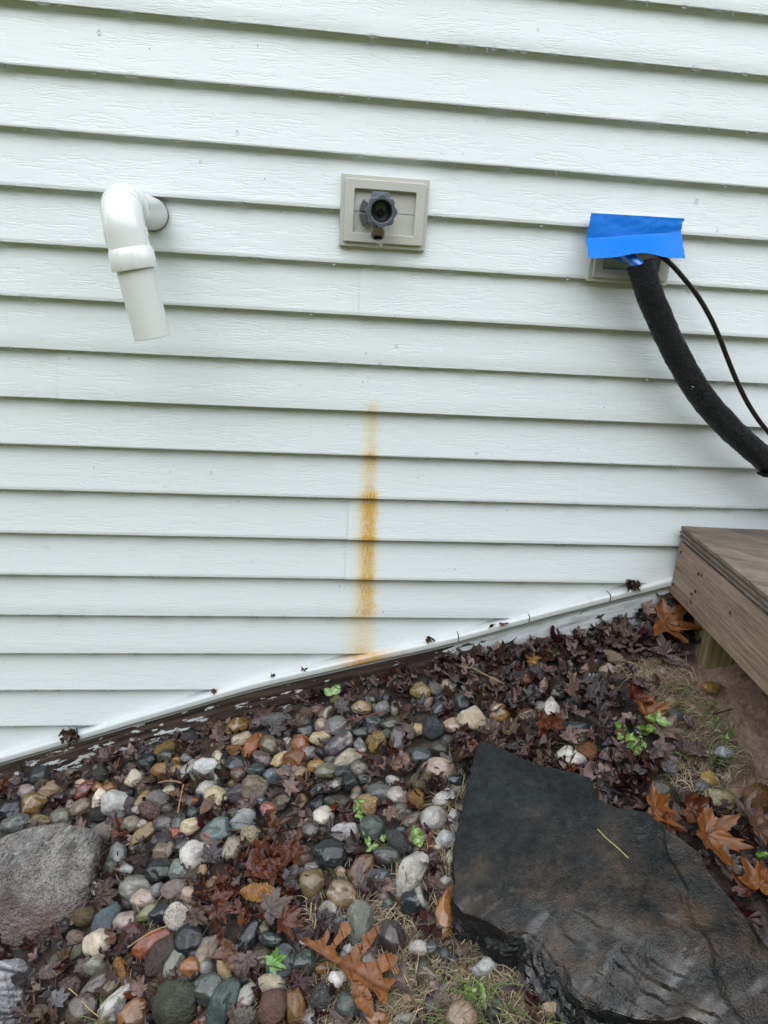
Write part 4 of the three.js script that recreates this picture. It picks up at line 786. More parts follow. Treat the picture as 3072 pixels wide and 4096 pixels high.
[-.4,-.188,.573,.0439,.0331,6,'rose2*',.5,"brown-pink granite stone left of the dark purple-brown glossy stone"],
[-.271,-.16,.652,.0502,.0384,48,'rust3',.1,"orange-brown egg-shaped stone right of the small glossy grey stone"],
[-.326,-.184,.645,.0332,.0142,5,'ochre2',.2,"ochre stone at the frame's lower edge left of the small glossy grey stone"],
[-.461,-.221,.611,.0339,.0154,0,'brown',.2,"brown stone at the frame's lower edge left of the broad grey-brown flat stone"],
[-.306,-.176,.646,.0205,.0197,0,'grey',.3,"small glossy grey stone right of the ochre stone at the frame's lower edge"],
[.078,-.056,.688,.0297,.0256,2,'white',.3,"white stone under the oak leaf below and right of the ochre-tan stone"],
[.096,-.044,.648,.0274,.02,65,'white',.5,"whitish stone behind the oak leaf left of the grey-tan stone under the oak leaf"],
[.129,-.035,.673,.0341,.031,0,'taupe',.4,"grey-tan stone under the oak leaf right of the whitish stone behind the oak leaf"],
[.051,-.065,.708,.0392,.0382,0,'dgrey*',.5,"dark mottled rough stone below and left of the white stone under the oak leaf"],
[.096,-.056,.73,.0436,.0357,8,'slate3',.2,"dark slate round stone below the white stone under the oak leaf"],
[.141,-.052,.761,.0397,.0233,0,'rust3',.3,"cream and rust stone at the frame's lower edge right of the dark slate round stone"],
[.182,-.042,.771,.0356,.0183,0,'sage2',.2,"grey-green stone at the lower frame edge below the small tan pebble"],
[.223,-.017,.718,.0331,.026,0,'olive~',.3,"mottled olive-brown stone below the pale grey half of a split stone"],
[.284,-.004,.723,.03,.016,85,'brown2',.2,"small brown stone left of the pale grey blocky stone"],
[.317,.007,.727,.0409,.0279,15,'lgrey',.4,"pale grey blocky stone below the small tan pebble by the slab"],
[.268,-.015,.789,.0512,.0399,0,'beige2',.5,"large beige-brown stone below and right of the grey grainy stone"],
[.243,-.02,.759,.0292,.0253,7,'taupe*',.4,"grey grainy stone above and left of the large beige-brown stone"],
[.266,-.016,.758,.0195,.0136,8,'tan',.4,"small tan stone right of the grey grainy stone"],
[.059,-.059,.661,.0355,.0188,8,'ochre2',.4,"ochre-tan stone above and left of the white stone under the oak leaf"],
[.189,-.035,.742,.0177,.0157,0,'tan',.5,"small tan pebble above the grey-green stone at the frame's lower edge"],
[.303,.014,.665,.025,.0198,75,'brown',.3,"small brown stone above and left of the small tan pebble by the slab"],
[.32,.014,.682,.0206,.0165,8,'tan',.3,"small tan pebble by the slab above the pale grey blocky stone"],
[.576,.158,.233,.0613,.0354,72,'white',.8,"white upright angular stone right of the grey stone behind a white one"],
[.56,.157,.215,.0381,.0295,0,'grey',.4,"grey stone behind a white one left of the white upright angular stone"],
[.71,.216,.125,.051,.033,0,'bteal',.3,"wet black-teal stone above the grey rounded stone"],
[.758,.232,.123,.0561,.03,-25,'tan2',.5,"flat tan stone above the beige angular stone"],
[.726,.216,.156,.0384,.0344,0,'beige',.7,"beige angular stone below and right of the wet black-teal stone"],
[.695,.202,.156,.0325,.0226,0,'grey',.3,"grey rounded stone below the wet black-teal stone"],
[.609,.173,.182,.034,.0272,0,'dolive',.3,"brown-olive round stone above and left of the dim dark green stone"],
[.627,.171,.214,.0286,.0258,0,'teal',.3,"dim dark green stone below and right of the brown-olive round stone"],
[.62,.154,.294,.0557,.0301,-1,'dgrey',.4,"dark green-grey flat stone above the rust-brown block of stone"],
[.615,.146,.316,.0325,.0198,0,'olive',.3,"olive stone below the dark green-grey flat stone"],
[.582,.135,.358,.0659,.0396,-3,'white3',.5,"large cream-white faceted stone left of the rust-brown block of stone"],
[.615,.143,.354,.0476,.0375,-15,'rust',.6,"rust-brown block of stone right of the large cream-white faceted stone"],
[.519,.147,.232,.0447,.0339,0,'brown',.4,"dim brown stone right of the plain brown stone"],
[.825,.202,.313,.0308,.0227,-15,'slate',.6,"small slate stone below the tan half-buried stone"],
[.83,.21,.277,.0287,.0231,0,'tan',.3,"tan half-buried stone above the small slate stone"],
[.95,.218,.23,.0455,.0297,0,'orange2',.1,"orange dome-shaped stone right of the tan half-buried stone"],
[.88,.181,.417,.0378,.0283,0,'lgrey2',.2,"smooth grey pebble below the tiny cream pebble"],
[.815,.17,.479,.0345,.0288,-3,'ochre3',.4,"yellow-ochre stone above and right of the blue-grey stone"],
[.795,.164,.495,.0333,.0252,-3,'slate2',.5,"blue-grey stone below and left of the yellow-ochre stone"],
[.901,.188,.353,.0134,.0116,0,'cream',.3,"tiny cream pebble above the smooth grey pebble"],
[.855,.229,.178,.0205,.0176,0,'beige',.5,"small beige pebble above the tan half-buried stone"],
[.855,.167,.476,.0215,.0149,0,'beige',.4,"small beige stone right of the yellow-ochre stone"],
[.579,.187,.077,.0384,.0266,0,'ochre',.2,"ochre stone showing through a leaf above and left of the brown-olive round stone"],
[.711,.149,.5,.0642,.0583,8,'dolive2*',.2,"large olive-grey speckled stone left of the blue-grey stone"],
[.812,.162,.533,.0669,.0401,-18,'mustard3',.6,"yellow-olive blocky stone below the small beige stone"],
[.892,.163,.528,.0637,.0483,25,'brown2',.4,"broad brown flat stone right of the small beige stone"],
[.623,.119,.461,.0299,.022,0,'dgrey',.3,"dark grey stone in the straw below the rust-brown block of stone"],
[.484,.017,.831,.0276,.0169,0,'ggrey',.3,"greenish stone under the slab's front right of the tan stone under the slab's front"],
[.408,.01,.804,.039,.0203,0,'tan',.3,"tan stone under the slab's front left of the greenish stone under the slab's front"],
[.776,.125,.657,.0211,.0106,8,'white',.1,"small white pebble below the yellow-olive blocky stone"]
];
STONES.forEach(([x, y, z, w, h, turn, pal, angular, label], i) => {
  const style = /[*~]$/.test(pal) ? pal.slice(-1) : '', key = pal.replace(/[*~]$/, ''), r = rngOf(i * 31 + 7);
  const g = rockShape(i * 17 + 3, clamp(angular * 0.72 + 0.2), w > 0.1 ? 14 : w > 0.05 ? 10 : 7, 1.5);
  g.scale(w / 2 * 1.11, h / 2 * 1.11, Math.min(w, h) * (0.40 + 0.08 * r()));
  stonePaint(g, i, PAL[key], style); planarUV(g); g.computeVertexNormals();
  const wet = /glossy|wet|egg|smooth/.test(label.split(' ').slice(0, 6).join(' ')), rough = /rough|granite|crumbly|grainy|jagged/.test(label.split(' ').slice(0, 5).join(' '));
  const o = mesh(/pebble/.test(label.split(/ (above|below|left|right|next) /)[0]) ? 'pebble' : 'stone', g, finish[(style === '*' ? 4 : 0) + (wet ? 2 : rough ? 3 : r() < 0.45 ? 1 : r() < 0.6 ? 2 : 0)]);
  o.position.set(x, y, z);
  o.quaternion.copy(restQ).multiply(new THREE.Quaternion().setFromAxisAngle(new THREE.Vector3(0, 0, 1), THREE.MathUtils.degToRad(turn)));
  tag(o, label, o.name.startsWith('pebble') ? 'pebble' : 'stone', 'river stones lying below the wall');
});
// gravel between and below the counted stones
{
  const r = rngOf(404), list = [], m = new THREE.Matrix4();
  while (list.length < 1500) {
    const x = -1.0 + 2.1 * r(), z = 0.03 + 0.95 * r();
    if (x > 0.62 || (x > 0.45 && r() < 0.9)) continue;
    const s = 0.006 + 0.02 * r() * r(), q = new THREE.Quaternion().setFromEuler(new THREE.Euler(r() * 6, r() * 6, r() * 6));
    list.push([m.clone().compose(new THREE.Vector3(x, G(x, z) + s * 0.05 - 0.002, z), q, new THREE.Vector3(s, s * (0.6 + 0.3 * r()), s * (0.6 + 0.3 * r()))), r(), r()]);
  }
  const keys = ['grey', 'dgrey', 'taupe', 'brown', 'pink', 'slate', 'olive', 'tan', 'purple', 'dolive', 'bteal', 'lgrey'];
  const g = planarUV(rockShape(901, 0.3, 4), 0.3); g.computeVertexNormals();
  const o = shade(new THREE.InstancedMesh(g, phys({ roughness: 0.5, clearcoat: 0.1, clearcoatRoughness: 0.2 }), list.length)); o.name = 'gravel';
  list.forEach(([a, b, c], i) => { o.setMatrixAt(i, a); const k = lin('#' + PAL[keys[Math.floor(b * keys.length)]], 0.22 + 0.36 * c); o.setColorAt(i, new THREE.Color().setRGB(...k)); });
  kind(o, 'stuff'); o.userData.label = 'small mixed gravel in the gaps between the river stones'; o.userData.category = 'gravel'; scene.add(o);
}
// the two big rocks at the left
{
  const g = rockShape(5150, 0.42, 46, 0.8), p = g.attributes.position;
  g.scale(0.172, 0.130, 0.11);
  for (let i = 0; i < p.count; i++) { const x = p.getX(i), y = p.getY(i), z = p.getZ(i), d = 0.006 * fbm(x * 20, y * 20, z * 20, 4) + 0.0025 * N3(x * 120, y * 120, z * 120) + 0.0014 * N3(x * 260, y * 260, z * 260); const l = 1 + d / 0.13; p.setXYZ(i, x * l, y * l, z * l); }
  g.computeVertexNormals(); planarUV(g, 7);
  colored(g, (x, y, z) => {
    const n = fbm(x * 26, y * 26, z * 26, 4), f = N3(x * 210, y * 210, z * 210) + 0.6 * N3(x * 420, y * 420, z * 420);
    let c = mixc([0.15, 0.135, 0.13], [0.46, 0.435, 0.41], clamp(0.5 + 1.5 * n + 0.5 * f));
    c = mixc(c, [0.28, 0.175, 0.165], clamp(0.75 * sst(0.02, -0.12, y + 0.12 * x + 0.05 * n)));
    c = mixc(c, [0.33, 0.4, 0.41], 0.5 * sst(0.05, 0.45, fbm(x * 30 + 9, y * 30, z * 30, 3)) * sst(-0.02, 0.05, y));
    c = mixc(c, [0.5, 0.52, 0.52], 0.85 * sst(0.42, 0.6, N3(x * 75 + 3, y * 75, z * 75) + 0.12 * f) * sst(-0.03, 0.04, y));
    c = mixc(c, [0.06, 0.055, 0.05], sst(0.28, 0.45, f * 0.6) * 0.6);
    return c;
  });
  const o = mesh('boulder', g, phys({ vertexColors: true, map: graniteMap, roughness: 0.45, specularIntensity: 0.6, bumpMap: stoneBump, bumpScale: 0.006 }));
  o.position.set(-0.570, -0.198, 0.362); o.quaternion.copy(restQ).multiply(new THREE.Quaternion().setFromAxisAngle(new THREE.Vector3(0, 0, 1), 0.25));
  tag(o, 'large rounded pinkish grey granite boulder with white flecks at the left frame edge', 'boulder');
  const g2 = rockShape(777, 0.9, 52, 0.7), p2 = g2.attributes.position; g2.scale(0.115, 0.085, 0.07);
  for (let i = 0; i < p2.count; i++) { const x = p2.getX(i), y = p2.getY(i), z = p2.getZ(i), b = (y * 0.85 - x * 0.5) * 150, d = 0.0022 * N3(b * 0.5, z * 14, x * 12) + 0.002 * fbm(x * 30, y * 30, z * 30, 3); p2.setXYZ(i, x * (1 + d / 0.08), y * (1 + d / 0.08), z * (1 + d / 0.08)); }
  g2.computeVertexNormals(); planarUV(g2, 8);
  colored(g2, (x, y, z) => { const b = (y * 0.85 - x * 0.5) * 330 + 3 * fbm(x * 20, y * 20, z * 20, 2), s = fbm(b * 0.5, x * 12, z * 8, 3); return mixc(mixc([0.11, 0.115, 0.13], [0.72, 0.72, 0.74], clamp(0.5 + 2.6 * s)), [0.3, 0.2, 0.15], 0.5 * sst(0.1, 0.4, fbm(x * 22, y * 22, 5, 3))); });
  const o2 = mesh('banded_rock', g2, phys({ vertexColors: true, map: grainMap, roughness: 0.4, bumpMap: stoneBump, bumpScale: 0.004 }));
  o2.position.set(-0.555, -0.235, 0.57); o2.quaternion.copy(restQ).multiply(new THREE.Quaternion().setFromAxisAngle(new THREE.Vector3(0, 0, 1), -0.75));
  tag(o2, 'pale grey banded angular rock cut by the lower left corner of the frame', 'rock');
}

// ---------------------------------------------------------------- the slate slab
const OUTLINE = [[.388,.316],[.41,.335],[.431,.353],[.481,.399],[.529,.428],[.58,.457],[.575,.484],[.566,.503],[.581,.518],[.6,.538],[.65,.557],[.676,.605],[.693,.628],[.708,.652],[.706,.69],[.716,.735],[.731,.779],[.744,.808],[.768,.844],[.76,.884],[.718,.906],[.668,.905],[.636,.904],[.61,.896],[.574,.872],[.529,.859],[.495,.849],[.463,.836],[.444,.821],[.431,.806],[.427,.778],[.413,.77],[.4,.75],[.383,.727],[.35,.719],[.325,.697],[.304,.683],[.286,.673],[.273,.657],[.273,.639],[.28,.627],[.286,.57],[.302,.526],[.317,.489],[.342,.422],[.367,.362]];
const slabTop = (x, z) => Y(-1.357 + 0.18 * (x - 0.5) - 0.13 * (z - 0.5) - 0.2 * Math.max(0, 0.91 * z - 0.42 * (x - 0.5) - 0.66));
{
  const ring = []; const r = rngOf(64);
  for (let i = 0; i < OUTLINE.length; i++) { const [a, b] = OUTLINE[i], [c, d] = OUTLINE[(i + 1) % OUTLINE.length], n = Math.max(2, Math.round(Math.hypot(c - a, d - b) / 0.0045)); for (let k = 0; k < n; k++) { const t = k / n; ring.push([a + (c - a) * t, b + (d - b) * t]); } }
  const cx = 0.53, cz = 0.66, N = ring.length, RN = 150, P = [], C = [], I = [], U = [];
  const ridge = (x, z) => {                                           // layered slate: low scarps, a long crack, broken ledges towards the front
    const n = fbm(x * 7, 2, z * 7, 4), u = 0.42 * x + 0.91 * z, v = 0.91 * x - 0.42 * z;
    let h = 0.011 * fbm(x * 6, 2, z * 6, 2) + 0.003 * n + 0.0014 * fbm(x * 34, 5, z * 34, 3) + 0.0004 * N3(x * 130, 1, z * 130);
    const q = 0.75 * z - 0.66 * x, pp = 0.75 * x + 0.66 * z;
    for (const [q0, dp, sd, p0, p1] of [[0.283, 0.003, 1, 0.66, 1.2], [0.262, 0.0042, 2, 0.80, 1.1], [0.247, 0.0045, 3, 0.84, 1.06], [0.230, 0.004, 4, 0.80, 1.04], [0.205, 0.0032, 5, 0.86, 1.0], [0.245, 0.003, 6, 0.62, 0.74], [0.17, 0.003, 7, 0.92, 1.2]]) {
      const e = q0 + 0.016 * N3(pp * 9, sd * 3.7, 2) + 0.008 * N3(pp * 32, sd, 5); h -= 1.3 * dp * sst(-0.12, 0.12, N3(pp * 11, sd * 5.3, 1) + 0.05) * sst(e - 0.0008, e + 0.003, q) * sst(p0 - 0.02, p0 + 0.03, pp) * sst(p1 + 0.02, p1 - 0.03, pp);
    }
    h += 0.0032 * sst(0.64, 0.86, u) * (Math.abs(fbm(u * 20 + v * 5, v * 6, 5, 3)) * 3 - 0.5);
    const crack = 0.655 + 0.035 * N3(z * 9, 7, 2) - 0.1 * (z - 0.7); h -= 0.006 * Math.exp(-(((x - crack) / 0.006) ** 2)) * sst(0.55, 0.64, z) * sst(0.9, 0.8, z);
    h -= 0.006 * sst(crack, crack + 0.012, x) * sst(0.58, 0.66, z);
    h -= 0.005 * Math.exp(-(((x - 0.44) / 0.035) ** 2 + ((z - 0.52) / 0.012) ** 2));
    const c2 = 0.73 + 0.02 * N3(z * 14, 9, 2); h -= 0.004 * Math.exp(-(((x - c2) / 0.0035) ** 2)) * sst(0.6, 0.66, z);
    return h;
  };
  const paint = (x, z, side) => {
    const n = fbm(x * 9 + 3, 2, z * 9, 4), f = fbm(x * 60, 3, z * 60, 3), s = fbm(x * 15 + 5, 1, z * 22, 4), u = 0.55 * x + 0.83 * z;
    let c = mixc([0.005, 0.008, 0.0095], [0.026, 0.032, 0.034], clamp(0.45 + 1.1 * n + 0.9 * f));
    const brown = sst(0.5, 0.68, z + 0.25 * n) * clamp(0.55 + 1.2 * s);
    c = mixc(c, mixc([0.022, 0.015, 0.011], [0.10, 0.070, 0.048], clamp(0.5 + 1.4 * s + 0.5 * f)), clamp(brown) * 0.85);
    c = mixc(c, [0.10, 0.092, 0.082], 0.35 * sst(0.1, 0.5, fbm((0.91 * x - 0.42 * z) * 16 + 7, 4, (0.42 * x + 0.91 * z) * 30, 4)) * sst(0.6, 0.78, u));
    c = mixc(c, [0.07, 0.058, 0.046], 0.4 * sst(0.05, 0.5, fbm(x * 44, 8, z * 26, 4)));
    c = c.map((q) => q * (1 + 0.45 * N3(x * 150, 3, z * 150) + 0.35 * N3(x * 320, 6, z * 320)));
    c = mixc(c, [0.012, 0.012, 0.014], 0.6 * sst(0.2, 0.42, fbm(x * 18, 6, z * 18, 3)));
    c = c.map((k) => k * 0.66);
    const q = 0.75 * z - 0.66 * x, pp = 0.75 * x + 0.66 * z;
    c = mixc(c, [0.085, 0.083, 0.08], 0.5 * sst(0.19, 0.235, q + 0.012 * f) * sst(0.285, 0.26, q) * sst(0.78, 0.86, pp) * sst(1.12, 1.0, pp) * sst(-0.15, 0.3, fbm(pp * 22, 4, q * 60, 3)));
    for (const [ax, az, bx, bz] of [[0.33, 0.50, 0.52, 0.60], [0.47, 0.42, 0.56, 0.56], [0.60, 0.56, 0.66, 0.84], [0.36, 0.62, 0.50, 0.70], [0.68, 0.66, 0.76, 0.9]]) { const t = clamp(((x - ax) * (bx - ax) + (z - az) * (bz - az)) / ((bx - ax) ** 2 + (bz - az) ** 2)), d = Math.hypot(x - ax - t * (bx - ax) + 0.012 * N3(x * 22, z * 22, 1), z - az - t * (bz - az) + 0.012 * N3(x * 22, z * 22, 4)); c = mixc(c, [0.004, 0.004, 0.004], 0.8 * sst(0.0022, 0.0008, d)); }
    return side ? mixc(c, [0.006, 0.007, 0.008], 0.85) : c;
  };
  for (let j = 0; j <= RN; j++) for (let i = 0; i < N; i++) {
    const t = j / RN, x = cx + (ring[i][0] - cx) * t, z = cz + (ring[i][1] - cz) * t, rag = t > 0.97 ? 0.003 * N3(i * 0.35, 2, 7) : 0, round = -0.0025 * sst(0.985, 1, t);
    P.push(x + rag, slabTop(x, z) + ridge(x, z) + round, z + rag); C.push(...paint(x, z, 0)); U.push(x * 5, z * 5);
  }
  for (let j = 0; j < RN; j++) for (let i = 0; i < N; i++) { const a = j * N + i, b = j * N + ((i + 1) % N); if (j) I.push(a, b, a + N); I.push(b, b + N, a + N); }
  // broken side: dark layers stepping in and out on the way down
  const SN = 22, o0 = P.length / 3;
  for (let j = 0; j <= SN; j++) for (let i = 0; i < N; i++) {
    const [x, z] = ring[i], dx = x - cx, dz = z - cz, l = Math.hypot(dx, dz), dn = j / SN;
    const front = clamp(0.5 + 1.4 * dz / l), step = 0.014 * N3(i * 0.07, Math.floor(dn * 8 + 0.8 * N3(i * 0.05, 3, 3)) * 1.7, 5) + 0.006 * N3(i * 0.6, j * 0.9, 2) + 0.003 * N3(i * 1.7, j * 1.3, 6);
    const outw = (j ? -0.003 : 0) + front * front * 0.05 * Math.sqrt(dn) * clamp(0.55 + 1.2 * N3(i * 0.018, 8, 1)) * clamp(0.5 - dx / l * 0.9, 0.1, 1) + step * Math.min(1, dn * 5) - 0.012 * dn * (1 - front), y = slabTop(x, z) + ridge(x, z) - 0.004 - dn * 0.115, k0 = j ? 1 : 0;
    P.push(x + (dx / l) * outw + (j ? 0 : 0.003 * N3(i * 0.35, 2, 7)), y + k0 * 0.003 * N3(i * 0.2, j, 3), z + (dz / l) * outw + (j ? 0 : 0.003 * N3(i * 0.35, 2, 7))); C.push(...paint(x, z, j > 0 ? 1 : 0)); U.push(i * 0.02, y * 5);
  }
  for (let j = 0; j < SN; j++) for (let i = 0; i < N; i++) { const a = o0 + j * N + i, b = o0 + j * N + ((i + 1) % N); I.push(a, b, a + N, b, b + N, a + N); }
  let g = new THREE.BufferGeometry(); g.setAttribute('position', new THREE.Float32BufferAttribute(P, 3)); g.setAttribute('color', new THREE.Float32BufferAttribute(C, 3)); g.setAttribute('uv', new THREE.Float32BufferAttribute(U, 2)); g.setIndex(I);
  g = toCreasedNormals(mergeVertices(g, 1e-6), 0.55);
  const sb = tex(512, 512, (u, v) => 0.4 * tileNoise(u, v, 22, 26, 61) + 0.35 * tileNoise(u, v, 80, 90, 62) + 0.25 * tileNoise(u, v, 200, 200, 63));
  const p = g.attributes.position, u1 = new Float32Array(p.count * 2); for (let i = 0; i < p.count; i++) { u1[2 * i] = (p.getX(i) - 0.2) / 0.8; u1[2 * i + 1] = (p.getZ(i) - 0.2) / 0.8; }
  g.setAttribute('uv1', new THREE.BufferAttribute(u1, 2));
  const sr = tex(1024, 1024, (a, b) => {                               // where rain stands on the stone it shines
    const x = 0.2 + 0.8 * a, z = 0.2 + 0.8 * b, u = 0.42 * x + 0.91 * z, v = 0.91 * x - 0.42 * z;
    const film = fbm(v * 7, 3, u * 40, 3) + 0.5 * fbm(x * 60, 5, z * 60, 2), w = sst(-0.1, 0.25, film + 0.5 * sst(0.66, 0.9, u) - 0.22);
    return clamp(0.62 - 0.5 * w * sst(0.42, 0.75, u + 0.1 * film) + 0.08 * N3(x * 200, 1, z * 200));
  }, false, THREE.ClampToEdgeWrapping);
  sr.channel = 1;
  const sc = tex(512, 512, (a, b) => { const x = 0.2 + 0.8 * a, z = 0.2 + 0.8 * b, u = 0.42 * x + 0.91 * z, v = 0.91 * x - 0.42 * z; return sst(0.89, 1.03, 0.91 * z - 0.42 * (x - 0.5) + 0.16 + 0.42 * fbm(v * 8, 2, u * 34, 4)) * (0.6 + 0.4 * sst(-0.1, 0.2, fbm(x * 40, 3, z * 40, 2))); }, false, THREE.ClampToEdgeWrapping);
  sc.channel = 1;
  const o = mesh('slate_slab', g, phys({ vertexColors: true, roughness: 1, roughnessMap: sr, bumpMap: sb, bumpScale: 0.002, specularIntensity: 0.5, clearcoat: 1, clearcoatRoughness: 0.08, clearcoatMap: sc }));
  tag(o, 'large dark wet slate slab with broken layered front edge at the lower right', 'stone slab');
}

// ---------------------------------------------------------------- leaves
const BIGOAK = [[0, 1], [0.16, 0.78], [0.42, 0.52], [0.6, 0.55], [0.85, 1.0], [1.0, 0.8], [1.3, 0.5], [1.55, 0.52], [1.9, 0.82], [2.1, 0.6], [2.5, 0.34], [3.142, 0.16]];
const MAPLE = [[0, 1], [0.13, 0.80], [0.2, 0.82], [0.3, 0.62], [0.45, 0.53], [0.58, 0.66], [0.66, 0.80], [0.82, 0.92], [0.95, 0.76], [1.05, 0.74], [1.2, 0.54], [1.36, 0.46], [1.55, 0.55], [1.78, 0.66], [2.0, 0.46], [2.4, 0.4], [2.8, 0.3], [3.142, 0.12]];
function leafOutline(kindName, a) {                                  // radius of the blade by angle round the stalk's end; 0 points to the tip
  if (kindName === 'maple') {
    const d = Math.abs(Math.atan2(Math.sin(a), Math.cos(a))), K = MAPLE; let i = 0; while (i + 2 < K.length && K[i + 1][0] < d) i++;
    const [a0, r0] = K[i], [a1, r1] = K[i + 1], t = (d - a0) / (a1 - a0); return (r0 + (r1 - r0) * t) * (1 + 0.05 * Math.sin(d * 40));
  }
  if (kindName === 'scrap') return 0.46;
  if (kindName === 'bigoak') {
    const d = Math.abs(Math.atan2(Math.sin(a), Math.cos(a))), K = BIGOAK; let i = 0; while (i + 2 < K.length && K[i + 1][0] < d) i++;
    const [a0, r0] = K[i], [a1, r1] = K[i + 1], t = (d - a0) / (a1 - a0), q = t * t * (3 - 2 * t); return (r0 + (r1 - r0) * q) * (a < 0 ? 0.92 : 1);
  }
  return 0.5;
}
// the deep-lobed oak leaf on the stones, walked round from its narrow end (hundredths of its length)
const OAK = [[0, 64], [7, 64], [17, 68], [24.4, 66], [30.7, 57.4], [31.2, 61.4], [29.8, 67], [26, 72.7], [30.7, 72.7], [37.5, 64.8], [41, 57], [47.7, 55.7], [50, 61.4], [48.9, 65.3], [43.7, 69.3], [36.4, 73.9], [34, 75.6], [35.2, 80.7], [39.2, 82.4], [47.7, 79.5], [53.4, 73.9], [58, 73.9], [56.8, 79.5], [58.5, 80], [59, 67.6], [63.6, 67], [69.3, 63.6], [75.2, 62], [74.4, 68.2], [68.2, 75], [63.6, 79.5], [55.7, 85.2], [56.8, 89.8], [66, 89.8], [72.7, 87.5], [79.5, 84.7], [86.4, 87.5], [89.8, 89.8], [87.5, 94.3], [80.7, 97.7], [75, 98.9], [74.4, 102.3], [79.5, 103.4], [85.8, 104.5], [87, 106.2], [81.8, 109], [78.4, 113.6], [78.4, 121.6], [75, 122.7], [72.7, 121.6], [67, 112.5], [62, 109], [56.8, 108], [48.9, 104.5], [42, 96.6], [36.4, 87.5], [26, 81.8], [17, 76], [7, 69.3]].map(([x, y]) => [x / 100 - 0.4545, 0.909 - y / 100]);
const inPoly = (pg, x, y) => { let c = false; for (let i = 0, j = pg.length - 1; i < pg.length; j = i++) { const [a, b] = pg[i], [d, e] = pg[j]; if (b > y !== e > y && x < ((d - a) * (y - b)) / (e - b) + a) c = !c; } return c; };
function leafShape(kindName, seed, curl, hi) {                       // a blade in the x-y plane, its long axis on x from -0.5 to 0.5, bent out of it along z
  const r = rngOf(seed), P = [], C = [], I = [], o = seed * 0.61;
  const add = (x, y, vein) => { P.push(x, y, 0); C.push(vein); };
  if (kindName === 'oak') {
    const n = 150, step = 1 / n, id = new Map(), at = (i, j) => { const k = i * 1000 + j; if (!id.has(k)) { id.set(k, P.length / 3); const x = -0.5 + i * step, y = -0.5 + j * step, m = 0.27 - 0.62 * (x + 0.4545); const br = Math.abs((((x * 1.1 + Math.abs(y - m) * 0.5) * 7) % 1 + 1) % 1 - 0.5) < 0.016 ? 0.015 : 1; add(x, y, Math.min(Math.abs(y - m) * 0.9, br)); } return id.get(k); };
    for (let i = 0; i < n; i++) for (let j = 0; j < n; j++) if (inPoly(OAK, -0.5 + (i + 0.5) * step, -0.5 + (j + 0.5) * step)) { const a = at(i, j), b = at(i + 1, j), c = at(i, j + 1), d = at(i + 1, j + 1); I.push(a, b, c, b, d, c); }
  } else if (kindName === 'maple' || kindName === 'bigoak' || kindName === 'scrap') {
    const N = hi ? 96 : 44, R = hi ? 7 : 3;
    for (let j = 0; j <= R; j++) for (let i = 0; i < N; i++) {
      const a = (i / N) * Math.PI * 2 - Math.PI, rr = leafOutline(kindName, a) * (kindName === 'scrap' ? clamp(1 + 1.5 * N3(Math.cos(a) * 1.1 + o, Math.sin(a) * 1.1, 5), 0.25, 1.8) * (a > 1.1 + Math.sin(o) && a < 2.2 + Math.sin(o) ? 0.45 : 1) : 1) * (1 + 0.26 * N3(Math.cos(a) * 2 + o, Math.sin(a) * 2, 1) + 0.12 * N3(i * 0.9, o, 3)) * (j / R);
      let v = 1; for (const c of [0, 0.92, -0.92, 1.85, -1.85]) v = Math.min(v, Math.abs(Math.sin(a - c)) * rr + (Math.cos(a - c) < 0 ? 1 : 0));
      add((rr * Math.cos(a) - 0.2) * 0.78, rr * Math.sin(a) * 0.78, v);
    }
    for (let j = 0; j < R; j++) for (let i = 0; i < N; i++) { const a = j * N + i, b = j * N + ((i + 1) % N); if (j) I.push(a, b, a + N); I.push(b, b + N, a + N); }
  } else {
    const N = hi ? 70 : 26, M = hi ? 12 : 4;
    for (let i = 0; i <= N; i++) for (let j = 0; j <= M; j++) {
      const t = i / N, s = (j / M) * 2 - 1, w = 0.235 * Math.pow(Math.sin(Math.PI * Math.pow(t, 0.85)), 0.85) * (1 + 0.07 * Math.sin(t * 70) + 0.1 * N3(t * 6, o, s)) + 0.004, sl = 0.1;
      const side = Math.abs(((t * 9 - Math.abs(s) * 0.9) % 1) - 0.5) < 0.09 ? 0.02 : 1;
      add(t - 0.5 + Math.abs(s) * sl * w, s * w, Math.min(Math.abs(s) * w * 1.2, side));
    }
    for (let i = 0; i < N; i++) for (let j = 0; j < M; j++) { const a = i * (M + 1) + j, b = a + M + 1; I.push(a, b, a + 1, a + 1, b, b + 1); }
  }
  const kq = kindName === 'beech' ? 1 : 0.75, ka = (r() - 0.4) * 1.6 * curl * kq, kb = (r() - 0.4) * 2.2 * curl * kq, kt = (r() - 0.5) * 1.6 * curl;
  for (let i = 0; i < P.length; i += 3) {
    const x = P[i], y = P[i + 1];
    let z = ka * x * x + kb * y * y + kt * x * y + 0.16 * curl * N3(x * 3.5 + o, y * 3.5, 2) + 0.09 * curl * N3(x * 8, y * 8 + o, 4) + 0.025 * Math.min(1, C[i / 3] * 9);
    const fa = o * 3.3, fd = x * Math.cos(fa) + y * Math.sin(fa) - 0.1 * Math.sin(o * 5); z += curl * (hi ? 0.6 : 0.75) * Math.abs(fd) * (kindName === 'oak' ? 0.3 : 1);
    const roll = curl > 0.6 && kindName === 'beech' ? (curl - 0.5) * 2.2 : 0; if (roll) { const ang = y * roll * 4, yy = Math.sin(ang) / (roll * 4); z += (1 - Math.cos(ang)) / (roll * 4); P[i + 1] = yy; }
    P[i + 2] = z;
  }
  const g = new THREE.BufferGeometry(); g.setAttribute('position', new THREE.Float32BufferAttribute(P, 3)); g.setIndex(I); g.computeVertexNormals();
  g.userData.vein = C; return g;
}
